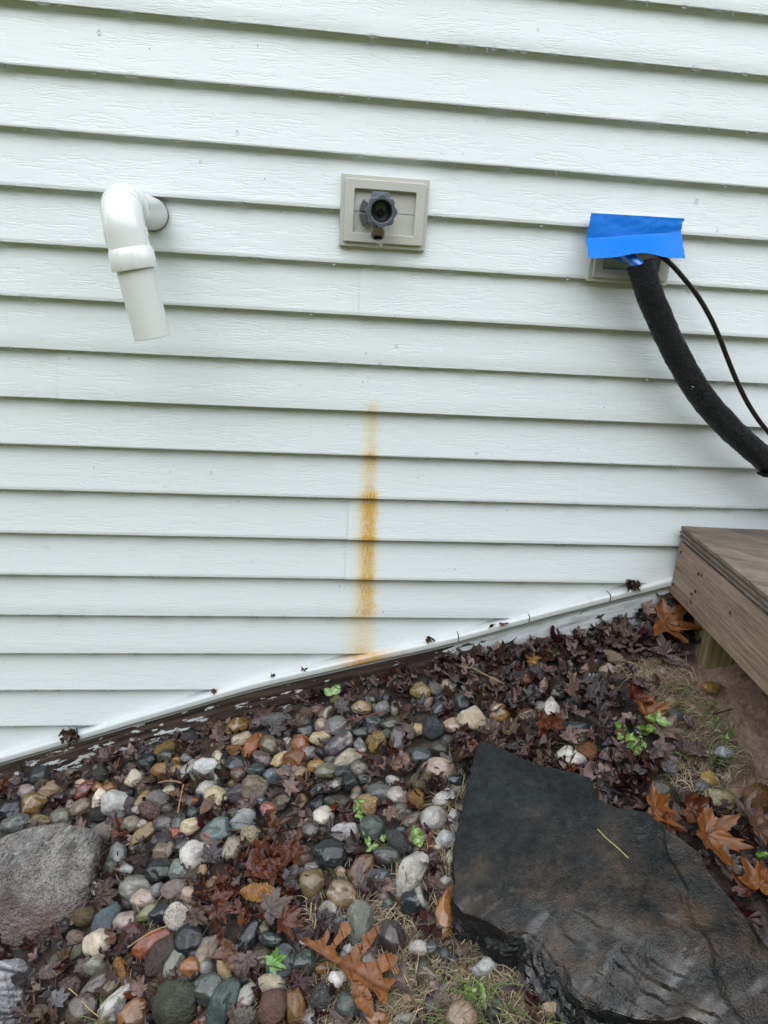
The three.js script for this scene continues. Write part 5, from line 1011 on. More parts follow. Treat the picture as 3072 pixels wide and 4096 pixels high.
const LC = { mauve: ['6a5a55', '423634'], pinkgrey: ['8a7269', '5b4842'], slatepurple: ['565053', '342f30'], darkred: ['3c1a18', '220e0e'], darkpurple: ['3a2d2a', '221a18'], rust: ['693a22', '3e2014'], rust2: ['6a3a20', '3c1e12'], orange: ['8f5a30', '5f391d'], gold: ['9a7038', '6a4822'], tanbrown: ['7e5f4a', '4e382a'], brown: ['4e3a2e', '2e211a'], olivebrown: ['5e5444', '3d352a'], silver: ['7e7c80', '4c484c'], green: ['5c9a2c', '3d7418'] };
const leafMat = phys({ vertexColors: true, roughness: 0.34, specularIntensity: 0.6, side: THREE.DoubleSide });
function leafPaint(g, a, b, seed, k = 0.8) {
  const A = lin('#' + a, k), B = lin('#' + b, k), v = g.userData.vein, o = seed * 0.37, p = g.attributes.position;
  return colored(g, (x, y, z, i) => { const n = fbm(x * 5 + o, y * 5, 1, 3); let c = mixc(B, A, clamp(0.55 + 1.1 * n)); if (v[i] < 0.02) c = mixc(c, B.map((q) => q * 0.8), 0.6); if (N3(x * 26 + o, y * 26, 4) > 0.45) c = c.map((q) => q * 0.5); return c; });
}
const LEAVES = [
[-.19,-.05,.28,.0535,55,'beech','tanbrown',.3,"long toothed brown leaf with pale veins leaning on the large yellow-tan stone"],
[-.684,-.173,.043,.0359,80,'maple','mauve',.9,"curled mauve leaf standing upright under the skirting board at the far left"],
[-.714,-.187,.043,.0426,30,'maple','rust',.9,"folded orange-brown leaf at the left frame edge below the skirting board"],
[-.589,-.173,.196,.0394,10,'maple','mauve',.5,"small mauve leaf beside the broad smooth green-grey stone"],
[-.011,.003,.291,.0443,20,'maple','pinkgrey',.4,"pinkish grey maple leaf between the flat dark stone and the tan angular stone"],
[-.05,.022,.111,.0478,-5,'maple','slatepurple',.4,"wet slate-purple leaf below the broad grey granite stone"],
[.105,.078,.106,.0458,30,'maple','slatepurple',.3,"dark slate leaf with black veins beside the little green sprig at the wall"],
[.182,.061,.291,.0454,-15,'maple','pinkgrey',.4,"pinkish grey torn leaf left of a folded orange-brown leaf in the stones"],
[.209,.076,.314,.0389,40,'maple','tanbrown',.9,"folded orange-brown leaf left of the smooth dark teal stone"],
[.39,.161,.184,.0272,-30,'maple','pinkgrey',.2,"small pink leaf scrap lying on the dark green angular stone"],
[.364,.113,.277,.0539,10,'maple','darkred',.6,"crumpled dark red leaf at the upper tip of the slate slab"],
[.465,.136,.276,.0421,70,'maple','pinkgrey',.5,"pointed pinkish maple leaf beside the dark navy stone"],
[.192,.042,.421,.0405,-50,'maple','pinkgrey',.7,"pinkish crumpled leaf right of the big slate-teal stone"],
[.149,-.002,.551,.0432,-60,'maple','darkpurple',.6,"dark purple leaf hanging down left of the green-black angular stone"],
[.057,-.039,.592,.0401,20,'maple','darkpurple',.5,"dark purple folded leaf left of the black and white stone"],
[.101,.016,.389,.0435,0,'maple','darkred',.7,"maroon shrivelled leaf above the chalk white jagged stone"],
[.095,-.031,.692,.1784,0,'oak','orange',.35,"large orange-brown oak leaf with deep lobes across the stones at the bottom"],
[.116,-.038,.742,.0645,-58,'beech','orange',.5,"long brown-orange leaf strip hanging below the big oak leaf"],
[-.063,-.048,.523,.0828,-8,'beech','gold',.8,"curled golden tan leaf with black spots in the middle of the brown leaf clump"],
[-.01,-.051,.583,.0593,-15,'maple','rust',.6,"broad rust red leaf right of the grey-purple leaf in the leaf clump"],
[-.034,-.045,.554,.0686,20,'maple','mauve',.4,"grey-purple maple leaf pointing right on the brown leaf clump"],
[-.048,-.038,.473,.079,22,'beech','rust',.8,"long curled brown leaf arching over the leaf clump"],
[-.179,-.091,.526,.0551,-35,'maple','brown',.6,"dark brown leaf over the black triangular stone"],
[-.108,-.089,.614,.066,-62,'beech','tanbrown',.9,"rolled brown leaf hanging below the leaf clump"],
[-.079,-.087,.63,.0495,-85,'maple','mauve',.7,"drooping mauve leaf beside the rolled brown leaf"],
[.016,-.071,.685,.0515,10,'maple','darkred',.5,"dark maroon wet leaf right of the cream flat stone"],
[-.167,-.07,.4,.0529,80,'maple','slatepurple',.7,"slate-purple leaf right of the big white round stone"],
[-.2,-.085,.44,.0426,60,'maple','brown',.6,"brown pointed leaf between the green-grey and yellowish cream stones"],
[-.267,-.151,.619,.0379,75,'maple','pinkgrey',.6,"pinkish leaf folded over the purplish pink granite stone"],
[-.054,-.041,.441,.074,40,'maple','rust2',.8,"shredded rust brown leaf at the top of the brown leaf clump"],
[-.006,-.027,.449,.0625,-60,'maple','rust2',.8,"shredded rust brown leaf at the right of the brown leaf clump"],
[-.137,-.083,.513,.0643,-10,'maple','rust2',.7,"shredded rust brown leaf below the yellow-cream stone"],
[-.004,-.037,.502,.0496,10,'maple','slatepurple',.5,"slate grey leaf with pale tips left of the glossy mustard-brown stone"],
[-.456,-.183,.47,.0407,10,'maple','darkred',.8,"dark maroon wet leaf above the long khaki olive stone"],
[-.442,-.19,.546,.0589,18,'beech','mauve',.4,"long pale mauve leaf below the long khaki olive stone"],
[-.415,-.195,.596,.0391,70,'maple','silver',.5,"silvery wet leaf left of the broad grey-brown flat stone"],
[-.376,-.147,.421,.0621,10,'maple','brown',.6,"wide dull brown leaf behind the slate blue wedge stone"],
[-.504,-.196,.452,.0537,40,'maple','mauve',.7,"mauve leaf beneath the lower edge of the left boulder"],
[-.446,-.208,.608,.0452,10,'beech','olivebrown',.3,"flat olive-brown leaf above the tan stem loop"],
[-.294,-.165,.643,.0268,50,'maple','silver',.7,"silver-grey crumpled leaf above the orange-brown egg-shaped stone"],
[.91,.293,.084,.1174,-25,'bigoak','orange',.5,"large glossy orange-brown lobed leaf beside the wooden deck post"],
[.746,.213,.277,.0759,-15,'maple','rust',.8,"red-brown curled leaf above the green seedlings"],
[.759,.204,.324,.0851,20,'maple','orange',.8,"orange-tan bent leaf behind the right-hand green seedling"],
[.62,.22,.001,.0795,-30,'maple','rust',.5,"orange-brown leaf against the skirting board in the leaf litter"],
[.567,.192,.081,.0509,10,'maple','gold',.4,"tan leaf with a hole in the dark litter below the skirting board"],
[.545,.154,.292,.0818,-20,'maple','rust',.6,"glossy red-brown leaf left of the dark green-grey flat stone"],
[.571,.184,.128,.0597,20,'maple','slatepurple',.3,"dark slate maple leaf lying flat amid the brown litter"],
[.86,.275,.083,.0613,30,'maple','mauve',.3,"purple-grey maple leaf left of the large glossy orange-brown leaf"],
[.82,.28,.063,.034,10,'maple','silver',.3,"small silvery leaf in the litter near the skirting board"],
[.666,.19,.235,.0541,60,'maple','slatepurple',.5,"slate-blue wet leaf in the litter left of the red-brown curled leaf"],
[.58,.15,.327,.0514,70,'maple','pinkgrey',.5,"pinkish maple leaf standing above the large cream-white faceted stone"],
[.651,.154,.395,.0731,10,'beech','mauve',.4,"large mauve leaf right of the large cream-white faceted stone"],
[.743,.176,.418,.0701,-40,'maple','mauve',.5,"broad mauve leaf below the green seedlings"],
[.772,.194,.369,.0743,-15,'maple','pinkgrey',.5,"fan of pale mauve leaf right of the lowest green seedling"],
[.872,.312,.032,.0521,10,'maple','pinkgrey',.3,"pinkish grey maple leaf high in the litter near the deck corner"],
[.881,.242,.167,.0565,-20,'beech','mauve',.4,"mauve leaf on the straw below the deck post"],
[.507,.159,.195,.0815,15,'beech','slatepurple',.8,"arched purple leaf above the white upright angular stone"],
[1.058,.239,.217,.0581,20,'maple','mauve',.7,"mauve shrivelled leaf in the dirt under the deck edge"],
[.911,.343,.018,.0576,60,'maple','brown',.7,"brown leaf leaning on the skirting board next to the deck corner"],
[.682,.145,.546,.0828,-12,'maple','orange',.6,"bright orange leaf touching the slab's upper right edge"],
[.689,.138,.574,.0555,-35,'maple','rust',.5,"rust leaf hanging over the slab's right edge below a bright orange one"],
[.747,.148,.621,.1111,-28,'maple','orange',.7,"big crumpled orange leaf lying along the slab's right edge"],
[.746,.153,.557,.075,-20,'maple','rust',.6,"dark rust leaf below the large olive-grey speckled stone"],
[.84,.157,.607,.0765,10,'maple','tanbrown',.7,"brown leaf at the right frame edge above a crumpled mauve one"],
[.788,.135,.699,.0782,60,'maple','orange',.8,"orange-brown curled leaf at the right frame edge beside the slab"],
[.834,.164,.572,.0484,60,'maple','mauve',.5,"mauve veined leaf right of the yellow-olive blocky stone"],
[.751,.13,.659,.063,20,'maple','mauve',.7,"crumpled mauve leaf behind the big crumpled orange leaf"],
[.625,.136,.429,.0488,50,'maple','pinkgrey',.6,"pale pinkish leaf behind the slab's upper notch"]
];
LEAVES.forEach(([x, y, z, size, turn, k, col, curl, label], i) => {
  const g = leafShape(k, i * 13 + 5, k === 'oak' ? curl : curl * (/oak/.test(k) ? 0.5 : 0.75), true); leafPaint(g, ...LC[col], i, 0.75); const sz = size * (k === 'oak' ? 1.08 : k === 'maple' ? 0.84 : 0.92); g.scale(sz, sz, sz);
  const o = mesh(k.includes('oak') ? 'oak_leaf' : k === 'maple' ? 'maple_leaf' : 'leaf', g, leafMat); o.position.set(x, y + 0.01, z);
  const r = rngOf(i + 300);
  o.quaternion.copy(restQ).multiply(new THREE.Quaternion().setFromEuler(new THREE.Euler((r() - 0.5) * 0.5 - 0.25, (r() - 0.5) * 0.5, 0))).multiply(new THREE.Quaternion().setFromAxisAngle(new THREE.Vector3(0, 0, 1), THREE.MathUtils.degToRad(turn)));
  tag(o, label, 'leaf', 'fallen leaves');
  if (size > 0.045) { const st = tube([[-0.36 * size, 0, 0.01 * size], [-0.55 * size, 0.02 * size, 0.05 * size], [-0.75 * size, 0.08 * size, 0.04 * size]], 0.0009, 8, 5); const s = mesh('stalk', st, std({ color: 0x2c1c16, roughness: 0.6 }), o); }
});
const inSlab = (x, z) => { let c = false; for (let i = 0, j = OUTLINE.length - 1; i < OUTLINE.length; j = i++) { const [xi, zi] = OUTLINE[i], [xj, zj] = OUTLINE[j]; if (zi > z !== zj > z && x < ((xj - xi) * (z - zi)) / (zj - zi) + xi) c = !c; } return c; };
{ // leaf litter: nobody could count these
  const r = rngOf(2024), geos = [], cols = Object.entries({ mauve: 8, slatepurple: 3, darkpurple: 5, darkred: 3, brown: 5, pinkgrey: 4, rust2: 1, tanbrown: 1, olivebrown: 1 }).flatMap(([k, n]) => Array(n).fill(k));
  const variants = []; for (let i = 0; i < 22; i++) variants.push(leafShape(['scrap', 'maple', 'scrap', 'beech', 'scrap'][i % 5], 900 + i * 7, 0.4 + 0.75 * (i / 22), false));
  const q = new THREE.Quaternion(), tries = 7600;
  for (let i = 0; i < tries; i++) {
    const x = -0.95 + 2.1 * r(), z = 0.02 + 1.0 * r() ** 1.15, u = r();
    let dens = 0.46;
    const bank = sst(0.22, 0.42, x + 0.10 * N3(x * 5, z * 5, 2)) * sst(0.62, 0.42, z - 0.12 * (x - 0.5));
    dens = Math.max(dens, bank); dens *= 1 - 0.985 * dirtMask(x, z);
    const clump = Math.exp(-(((x + 0.06) / 0.11) ** 2 + ((z - 0.50) / 0.10) ** 2)); dens = Math.max(dens, clump);
    if (x > 0.72 && z > 0.14 && z < 0.52) dens *= 0.18;
    if (x < 0.55 && x > 0.1 && z > 0.55) dens *= 0.35;
    if (u > dens || (inSlab(x, z) && !(x > 0.76))) continue;
    if (x > 0.93 && r() < 0.7) continue;
    if (r() < (bank < 0.6 ? 0.93 : 0.97) && STONES.some(([sx, sy, sz, w, h]) => (sx - x) ** 2 + (sz + (bank < 0.6 ? -0.012 : 0.008) - z) ** 2 < ((bank < 0.6 ? 0.26 : 0.30) * (w + h)) ** 2)) continue;
    const v = variants[Math.floor(r() * variants.length)].clone(); v.userData = variants[0].userData;
    const g = v, col = LC[clump > 0.35 && r() < 0.75 ? (r() < 0.5 ? 'rust' : 'rust2') : cols[Math.floor(r() * cols.length)]], s = (bank > 0.5 ? 0.028 : 0.024) + 0.026 * r();
    const A = lin('#' + col[0], 0.74), B = lin('#' + col[1], 0.68), o = r() * 50, tone = 0.6 + 0.7 * r();
    colored(g, (px, py, pz) => mixc(B, A, clamp(0.5 + 1.2 * fbm(px * 4 + o, py * 4, 2, 2))).map((c) => c * tone));
    g.scale(s, s, s * 1.1);
    q.setFromEuler(new THREE.Euler(-Math.PI / 2 + (r() - 0.5) * 0.95 + 0.12, (r() - 0.5) * 0.9, r() * 6.28));
    g.applyQuaternion(q); g.translate(x, G(x, z) + 0.004 + (0.006 + 0.018 * bank + 0.02 * clump) * r() + s * 0.12, z); g.userData = {};
    geos.push(g);
  }
  const o = kind(mesh('leaf_litter', mergeGeometries(geos), leafMat), 'stuff'); o.userData.label = 'wet brown and purple leaf litter between the stones and banked against the wall'; o.userData.category = 'leaf litter';
}
// shreds and thin stems in the litter
{
  const r = rngOf(71), geos = [];
  for (let i = 0; i < 1300; i++) {
    const x = -0.95 + 1.95 * r(), z = 0.03 + 0.95 * r(); if (inSlab(x, z)) continue; if (dirtMask(x, z) > 0.3 && r() < 0.7) continue;
    const l = 0.012 + 0.045 * r() ** 2, a = r() * 6.28, y = G(x, z) + 0.006 + 0.02 * r(), b = (r() - 0.5) * 0.6;
    const g = tube([[x, y, z], [x + Math.cos(a) * l * 0.5, y + 0.004, z + Math.sin(a) * l * 0.5], [x + Math.cos(a + b) * l, y - 0.002 + 0.01 * (r() - 0.5), z + Math.sin(a + b) * l]], 0.0004 + 0.0005 * r(), 3, 3).toNonIndexed();
    const t = r(), c = mixc([0.03, 0.018, 0.014], [0.14, 0.09, 0.06], t * t); colored(g, () => c); geos.push(g);
  }
  const o = kind(mesh('stem_litter', mergeGeometries(geos), std({ vertexColors: true, roughness: 0.7 })), 'stuff'); o.userData.label = 'thin dark leaf stems and shreds scattered between the stones'; o.userData.category = 'plant litter';
}
// dead straw and thatch
const ZONES = [[.349,.346,.037,.065,1],[.303,.479,.034,.08,1],[.282,.579,.051,.075,1],[.246,.695,.093,.074,1.2],[.322,.732,.062,.073,1.2],[.33,.788,.087,.043,1],[.194,.593,.041,.061,0.9],[.13,.727,.095,.061,0.9],[.619,.443,.03,.034,0.8],[.862,.18,.077,.064,1],[.862,.294,.072,.098,1],[.882,.402,.068,.071,1],[.89,.101,.037,.05,0.7],[.082,.553,.061,.057,0.7],[-.027,.676,.051,.035,0.4],[-.297,.605,.067,.049,0.35],[.058,.667,.065,.058,0.5],[.803,.469,.06,.041,0.7],[-.25,.495,.058,.052,0.3],[.786,.123,.073,.049,0.4]];
{
  const r = rngOf(19), P = [], C = [], I = [];
  for (const [cx, cz, rx, rz, dn] of ZONES) {
    const n = Math.round(26000 * dn * Math.min(0.03, rx * rz * 3.4));
    const flow = r() * 6.28;
    for (let i = 0; i < n; i++) {
      const a = r() * 6.28, q = Math.sqrt(r()), x = cx + Math.cos(a) * q * rx, z = cz + Math.sin(a) * q * rz;
      if (z < 0.04 || inSlab(x, z)) continue;
      const l = 0.018 + 0.042 * r(), dir = flow + (r() - 0.5) * 3.2 + 2.5 * N3(x * 9, z * 9, 5), w = 0.0005 + 0.0006 * r(), lift = 0.004 + 0.016 * r() * q, bend = (r() - 0.5) * 1.8;
      const green = r() < (z > 0.62 && x > 0.1 ? 0.12 : 0.05), t = r(), c = green ? mixc([0.10, 0.13, 0.045], [0.2, 0.22, 0.09], t) : mixc([0.13, 0.095, 0.055], [0.38, 0.31, 0.2], t * t);
      let px = x, pz = z, d = dir; const base = P.length / 3, S = 4;
      for (let s = 0; s <= S; s++) {
        const y = G(px, pz) + 0.003 + lift * Math.sin(((s + 0.3) / (S + 0.6)) * Math.PI), nx = -Math.sin(d) * w * (1 - 0.7 * s / S), nz = Math.cos(d) * w * (1 - 0.7 * s / S);
        P.push(px - nx, y, pz - nz, px + nx, y + w * 0.8, pz + nz); C.push(...c, ...c);
        px += Math.cos(d) * l / S; pz += Math.sin(d) * l / S; d += bend / S;
      }
      for (let s = 0; s < S; s++) { const b = base + s * 2; I.push(b, b + 2, b + 1, b + 1, b + 2, b + 3); }
    }
  }
  const g = new THREE.BufferGeometry(); g.setAttribute('position', new THREE.Float32BufferAttribute(P, 3)); g.setAttribute('color', new THREE.Float32BufferAttribute(C, 3)); g.setIndex(I); g.computeVertexNormals();
  const o = kind(mesh('dry_grass', g, std({ vertexColors: true, roughness: 0.75, side: THREE.DoubleSide })), 'stuff'); o.userData.label = 'matted straw coloured dead grass around the slab and on the dirt'; o.userData.category = 'dry grass';
}
// sparse living grass at the bottom right and by the dirt
{
  const r = rngOf(23), geos = [];
  for (const [cx, cz, rad, n] of [[0.28, 0.79, 0.05, 90], [0.22, 0.83, 0.07, 60], [0.36, 0.86, 0.08, 70], [0.90, 0.30, 0.07, 50], [0.84, 0.44, 0.05, 30], [-0.33, 0.66, 0.06, 26]]) for (let i = 0; i < n; i++) {
    const a = r() * 6.28, q = Math.sqrt(r()) * rad, x = cx + Math.cos(a) * q, z = cz + Math.sin(a) * q, l = 0.02 + 0.04 * r(), d = r() * 6.28, y = G(x, z), c = mixc([0.05, 0.10, 0.02], [0.16, 0.22, 0.06], r());
    const g = tube([[x, y, z], [x + Math.cos(d) * l * 0.35, y + l * 0.55, z + Math.sin(d) * l * 0.35], [x + Math.cos(d) * l, y + l * 0.6, z + Math.sin(d) * l]], 0.0007, 4, 3).toNonIndexed(); colored(g, () => c); geos.push(g);
  }
  const o = kind(mesh('green_grass', mergeGeometries(geos), std({ vertexColors: true, roughness: 0.6 })), 'stuff'); o.userData.label = 'sparse thin green grass blades in the straw'; o.userData.category = 'grass';
}

// ---------------------------------------------------------------- twigs and stems
const TC = { redbrown: 0x5e3228, tan: 0x8a6c50, dark: 0x2a1e18, straw: 0xa89468 };
const TWIGS = [
['twig','redbrown',0.0028,[[.107,.091,.166],[.14,.101,.17],[.171,.11,.171],[.202,.12,.171]],"reddish brown straight twig lying over the slate grey stone near the wall"],
['twig','tan',0.003,[[-.313,-.056,.189],[-.293,-.05,.191],[-.273,-.045,.199],[-.258,-.042,.208]],"short knobbly conifer twig lying across the stones left of centre"],
['twig','tan',0.003,[[-.255,-.05,.203],[-.256,-.056,.234],[-.256,-.06,.254],[-.256,-.065,.276]],"knobbly brown conifer twig pointing down beside the small cream triangular stone"],
['twig','redbrown',0.0022,[[.231,.089,.394],[.221,.08,.421],[.213,.072,.452],[.203,.065,.473]],"thin reddish twig standing between the glossy blue-grey and smooth brown stones"],
['twig','redbrown',0.0022,[[.251,.053,.45],[.238,.048,.459],[.225,.043,.462],[.212,.04,.461]],"curved reddish twig under the smooth brown oval stone"],
['twig','tan',0.0022,[[.391,.189,.095],[.416,.192,.105],[.437,.191,.128],[.469,.19,.161]],"pale beaded conifer twig arching over the rough pale grey stone"],
['twig','tan',0.003,[[.922,.223,.21],[.893,.22,.226],[.857,.218,.245]],"brown twig on the straw below the deck post"],
['twig','dark',0.0025,[[.969,.201,.291],[.943,.199,.298],[.915,.198,.305]],"dark twig lying on the bare red dirt"],
['twig','tan',0.0025,[[-.486,-.207,.518],[-.476,-.209,.545],[-.469,-.212,.569],[-.461,-.213,.59]],"knobbly brown stem lying upright right of the striated rock"],
['twig','dark',0.0016,[[-.105,-.043,.516],[-.128,-.055,.539],[-.15,-.066,.557],[-.162,-.074,.577]],"thin black stem crossing the brown leaf clump"],
['twig','dark',0.0014,[[-.46,-.188,.507],[-.449,-.19,.534],[-.43,-.189,.562],[-.422,-.189,.576]],"thin dark stem below the long khaki olive stone"],
['stem','straw',0.0022,[[-.479,-.223,.61],[-.481,-.222,.603],[-.475,-.22,.6],[-.463,-.216,.603],[-.451,-.214,.609],[-.446,-.214,.618]],"curled tan stem loop at the lower left corner of the frame"],
['stem','straw',0.0014,[[-.398,-.169,.59],[-.377,-.166,.608],[-.353,-.163,.632],[-.33,-.159,.652]],"pale straw stem lying beside the long pale beige stone"],
['stem','straw',0.0013,[[-.3,-.116,.558],[-.276,-.106,.547],[-.251,-.096,.54],[-.233,-.09,.539]],"pale straw stem above the glossy orange egg-shaped stone"]
];
TWIGS.forEach(([name, col, rad, pts, label], i) => {
  const g = tube(pts, rad * 0.62, 50, 7), p = g.attributes.position, n = g.attributes.normal;
  for (let k = 0; k < p.count; k++) { const x = p.getX(k), y = p.getY(k), z = p.getZ(k), d = rad * (col === 'tan' ? 0.55 : 0.22) * N3(x * 320, y * 320, z * 320); p.setXYZ(k, x + n.getX(k) * d, y + n.getY(k) * d, z + n.getZ(k) * d); }
  g.computeVertexNormals(); tag(mesh(name, g, std({ color: TC[col], roughness: 0.65 })), label, name);
});
{ // split chip of wood, straw on the slab
  const t = thing('wood_chip', 'long split brown wood chip lying in the straw right of the big oak leaf', 'wood chip');
  t.position.set(0.178, G(0.178, 0.712) + 0.016, 0.712); t.quaternion.copy(restQ).multiply(new THREE.Quaternion().setFromAxisAngle(new THREE.Vector3(0, 0, 1), -1.07));
  for (const [y, h, l] of [[-0.0042, 0.0036, 0.074], [0, 0.004, 0.08], [0.0044, 0.0038, 0.07]]) { const g = box(l, h, 0.005, (l - 0.075) * 0.5, y, 0, 0.001); mesh('splinter', g, std({ color: 0x7a5a34, roughness: 0.6 }), t); }
  const s = (x, z) => [x, slabTop(x, z) + 0.008, z];
  tag(mesh('stem', tube([s(0.547, 0.581), s(0.556, 0.603), s(0.568, 0.625), s(0.577, 0.646)], 0.0009, 20, 6), std({ color: 0xa8a070, roughness: 0.6 })), 'pale thin stem lying on the middle of the slate slab', 'stem');
}

// ---------------------------------------------------------------- small green plants
const greenMat = phys({ vertexColors: true, roughness: 0.32, clearcoat: 0.4, clearcoatRoughness: 0.15, side: THREE.DoubleSide });
function blade(size, seed, wide, hue = 0) {
  const g = leafShape('beech', seed, 0.35, false), p = g.attributes.position; for (let i = 0; i < p.count; i++) p.setY(i, p.getY(i) * wide);
  const A = mixc([0.10, 0.19, 0.03], [0.14, 0.235, 0.045], hue), B = [0.04, 0.10, 0.016], v = g.userData.vein;
  colored(g, (x, y, z, i) => (v[i] < 0.012 ? mixc(A, [0.25, 0.36, 0.12], 0.6) : mixc(B, A, clamp(0.7 + fbm(x * 4 + seed, y * 4, 1, 2)))));
  g.scale(size, size, size); g.translate(size * 0.5, 0, 0); g.computeVertexNormals(); return g;
}
function seedling(label, base, stemPts, leaves, name = 'seedling') {
  const t = thing(name, label, name === 'seedling' ? 'seedling' : 'weed'); t.position.set(...base);
  mesh('stem', tube(stemPts, 0.0009, 20, 6), std({ color: new THREE.Color(0.12, 0.17, 0.04), roughness: 0.5 }), t);
  leaves.forEach(([x, y, z, size, yaw, tilt, wide], i) => { const o = mesh('leaf', blade(size, i * 5 + Math.round(base[0] * 100), wide, (i % 3) / 2), greenMat, t); o.position.set(x, y, z); o.quaternion.copy(restQ).multiply(new THREE.Quaternion().setFromEuler(new THREE.Euler(tilt, -0.25, yaw, 'ZXY'))); });
}
seedling('bright green seedling with broad glossy leaves, left one of three beside the orange-tan leaf', [0.700, G(0.70, 0.34), 0.34], [[0, 0, 0], [0, 0.02, 0.005], [-0.005, 0.036, 0.012]],
  [[-0.005, 0.036, 0.012, 0.036, 2.75, 0.1, 1.1], [-0.006, 0.033, 0.013, 0.034, 3.7, 0, 1.15], [-0.002, 0.034, 0.014, 0.05, -1.45, 0.1, 1.25], [0, 0.035, 0.012, 0.03, -0.6, 0, 1.3], [0.002, 0.03, 0.012, 0.032, -1.0, 0, 1.1]]);
seedling('tall green seedling with paired oval leaves in front of the orange-tan bent leaf', [0.742, G(0.742, 0.352), 0.352], [[0, 0, 0], [0.004, 0.025, 0.004], [0.009, 0.055, 0.008]],
  [[0.009, 0.055, 0.008, 0.026, 2.9, 0, 1.3], [0.009, 0.056, 0.008, 0.03, -0.45, 0, 1.4], [0.006, 0.038, 0.006, 0.026, 3.6, 0, 1.4], [0.006, 0.036, 0.006, 0.024, -1.1, 0, 1.3], [0.002, 0.02, 0.004, 0.032, 2.8, 0, 1.4], [0.01, 0.058, 0.008, 0.02, 1.2, 0, 1.2]]);
seedling('small green seedling, lowest of three between the tall seedling and the mauve leaves', [0.718, G(0.718, 0.39), 0.39], [[0, 0, 0], [0, 0.012, 0.003], [-0.002, 0.024, 0.006]],
  [[-0.002, 0.024, 0.006, 0.03, 3.35, 0, 1.3], [-0.002, 0.024, 0.006, 0.036, -1.25, 0, 1.15], [0, 0.024, 0.006, 0.022, 1.8, 0, 1.3], [-0.002, 0.02, 0.006, 0.026, -1.9, 0, 1.2]]);
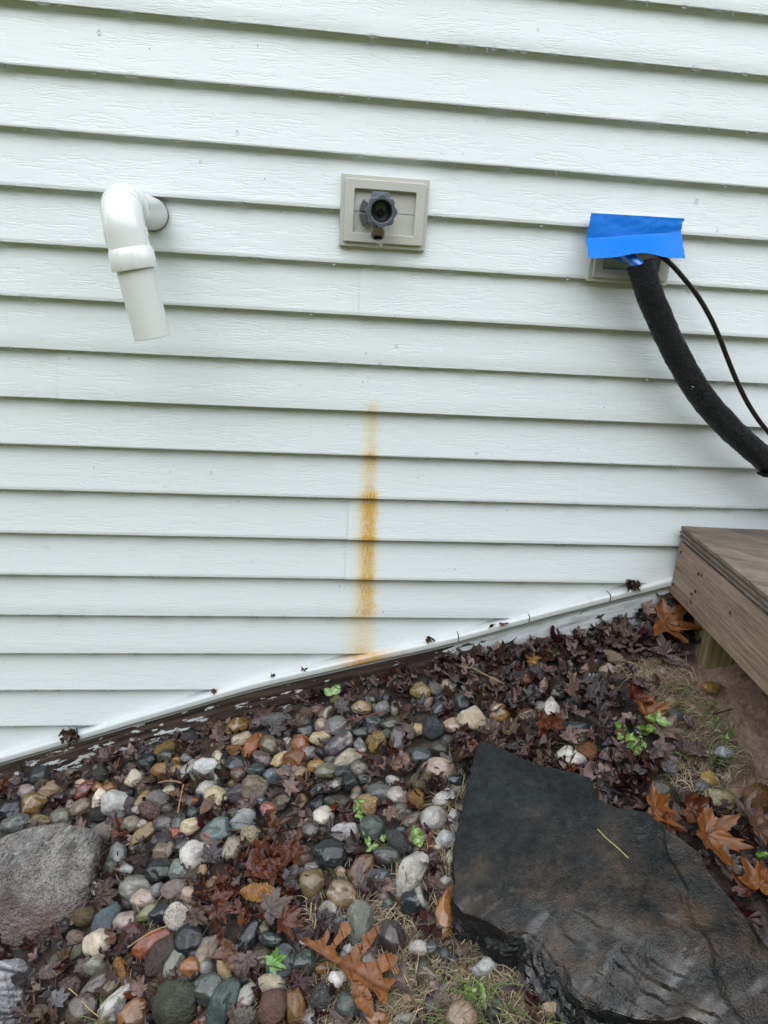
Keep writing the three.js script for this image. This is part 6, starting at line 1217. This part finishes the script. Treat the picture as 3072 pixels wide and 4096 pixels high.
{
  const r = rngOf(88), weed = (label, base, spots, s) => {
    const leaves = []; for (const [x, y, z, n] of spots) for (let i = 0; i < n; i++) leaves.push([x + 0.008 * (r() - 0.5), y + 0.008 * (r() - 0.5), z + 0.01 * (r() - 0.5), s * (0.55 + 0.5 * r()), r() * 6.28, (r() - 0.5) * 0.9, 1.15]);
    seedling(label, base, spots.map(([x, y, z]) => [x, y, z]), leaves, 'weed');
  };
  weed('sprawling green weed with many small leaves beside the big slate-teal stone', [0.137, G(0.137, 0.45), 0.45], [[0.02, 0.028, -0.03, 7], [-0.01, 0.045, -0.065, 5], [0.0, 0.03, -0.035, 4], [0.006, 0.024, 0.0, 9], [0.03, 0.022, 0.0, 7], [0.01, 0.02, 0.025, 6], [0.05, 0.02, 0.012, 5], [-0.005, 0.03, -0.05, 5]], 0.017);
  weed('tiny pale green weed at the edge of the bare dirt right of the seedlings', [0.915, G(0.915, 0.345), 0.345], [[0, 0.01, -0.02, 8], [-0.02, 0.006, 0.0, 8], [-0.012, 0.006, 0.03, 8], [0.02, 0.006, 0.01, 5], [-0.03, 0.006, -0.02, 5]], 0.014);
  weed('tiny green sprout in the straw right of the mauve leaf fan', [0.783, G(0.783, 0.405), 0.405], [[0, 0.008, 0, 6], [0.012, 0.006, 0.008, 5]], 0.010);
  weed('small green weed low in the leaves beneath the yellow-olive blocky stone', [0.862, G(0.862, 0.53), 0.53], [[0, 0.008, 0, 6], [0.016, 0.006, 0.006, 5]], 0.014);
  weed('green weed at the right frame edge between the orange leaves', [0.826, G(0.826, 0.65) + 0.01, 0.65], [[0, 0.014, 0, 6], [0.015, 0.01, 0.008, 5]], 0.024);
  weed('yellowish green sprout in the grass at the bottom of the photo', [0.293, G(0.293, 0.765), 0.765], [[0, 0.016, 0, 4], [0.012, 0.02, 0.002, 4]], 0.018);
  seedling('little green sprig of two leaves at the foot of the brown skirting board', [0.083, G(0.083, 0.045), 0.045], [[0, 0, 0], [0, 0.012, 0.004], [0.001, 0.022, 0.006]], [[0.001, 0.022, 0.006, 0.03, 0.9, 0, 1.6], [0, 0.02, 0.006, 0.026, 2.5, 0, 1.6]]);
  seedling('single grey-green pointed leaf standing behind the large pale cream-grey stone', [0.242, G(0.242, 0.49) + 0.012, 0.49], [[0, 0, 0], [0, 0.004, 0.002], [0.001, 0.008, 0.003]], [[0.0, 0.0, 0.004, 0.042, 1.9, 0, 1.25]]);
  const g = leafShape('maple', 61, 0.4, true); leafPaint(g, '6a983a', '467420', 3, 0.8); g.scale(0.034, 0.034, 0.034); const o = mesh('maple_leaf', g, greenMat); o.position.set(-0.028, G(-0.028, 0.655) + 0.047, 0.655); o.quaternion.copy(restQ).multiply(new THREE.Quaternion().setFromAxisAngle(new THREE.Vector3(0, 0, 1), 0.5)); tag(o, 'small bright green leaf lying on the cream flat stone', 'leaf');
}

// ---------------------------------------------------------------- debris caught on the trim
{
  const r = rngOf(515), debris = (label, x, n, s, col, lift = 0) => {
    const t = thing('leaf_debris', label, 'debris'); t.position.set(x, Y(trimS(x)) + 0.012 + lift, 0.022);
    for (let i = 0; i < n; i++) { const g = leafShape(i % 2 ? 'maple' : 'beech', Math.floor(r() * 999), 0.8, false); leafPaint(g, ...LC[col], i, 1.0); const q = s * (0.6 + 0.7 * r()); g.scale(q, q, q); const o = mesh('leaf_scrap', g, leafMat, t); o.position.set((r() - 0.5) * s * 1.1, (r() - 0.5) * s * 0.5 + s * 0.1, 0.008 * r()); o.rotation.set((r() - 0.5) * 2.4, (r() - 0.5) * 2, r() * 6.28); }
    for (let i = 0; i < (n > 5 ? 2 : 0); i++) mesh('stem', tube([[0, 0, 0.004], [s * (r() - 0.5), s * 0.5, 0.006], [s * 1.4 * (r() - 0.5), s * (0.4 + 0.7 * r()), 0.008]], 0.0006, 6, 4), std({ color: 0x2b2019, roughness: 0.7 }), t);
  };
  debris('dark clump of rotten leaves hooked over the trim at the far left', -0.555, 9, 0.034, 'brown', -0.004);
  debris('small dark leaf scrap on the trim just left of the rust stain', 0.015, 3, 0.017, 'brown');
  debris('tiny black scrap on the trim above the broad grey granite stone', -0.062, 2, 0.012, 'brown');
  debris('tiny dark scrap on the trim below the lowest full siding board', -0.21, 2, 0.014, 'brown');
  debris('small dark scrap on the trim just left of its first joint', 0.325, 2, 0.015, 'brown');
  debris('brown curled leaf resting on the trim between its two middle joints', 0.483, 2, 0.036, 'rust', 0.002);
  debris('messy brown leaf clump on the trim nearest the deck corner', 0.825, 7, 0.026, 'brown', 0.004);
}
renderer.render(scene, camera);
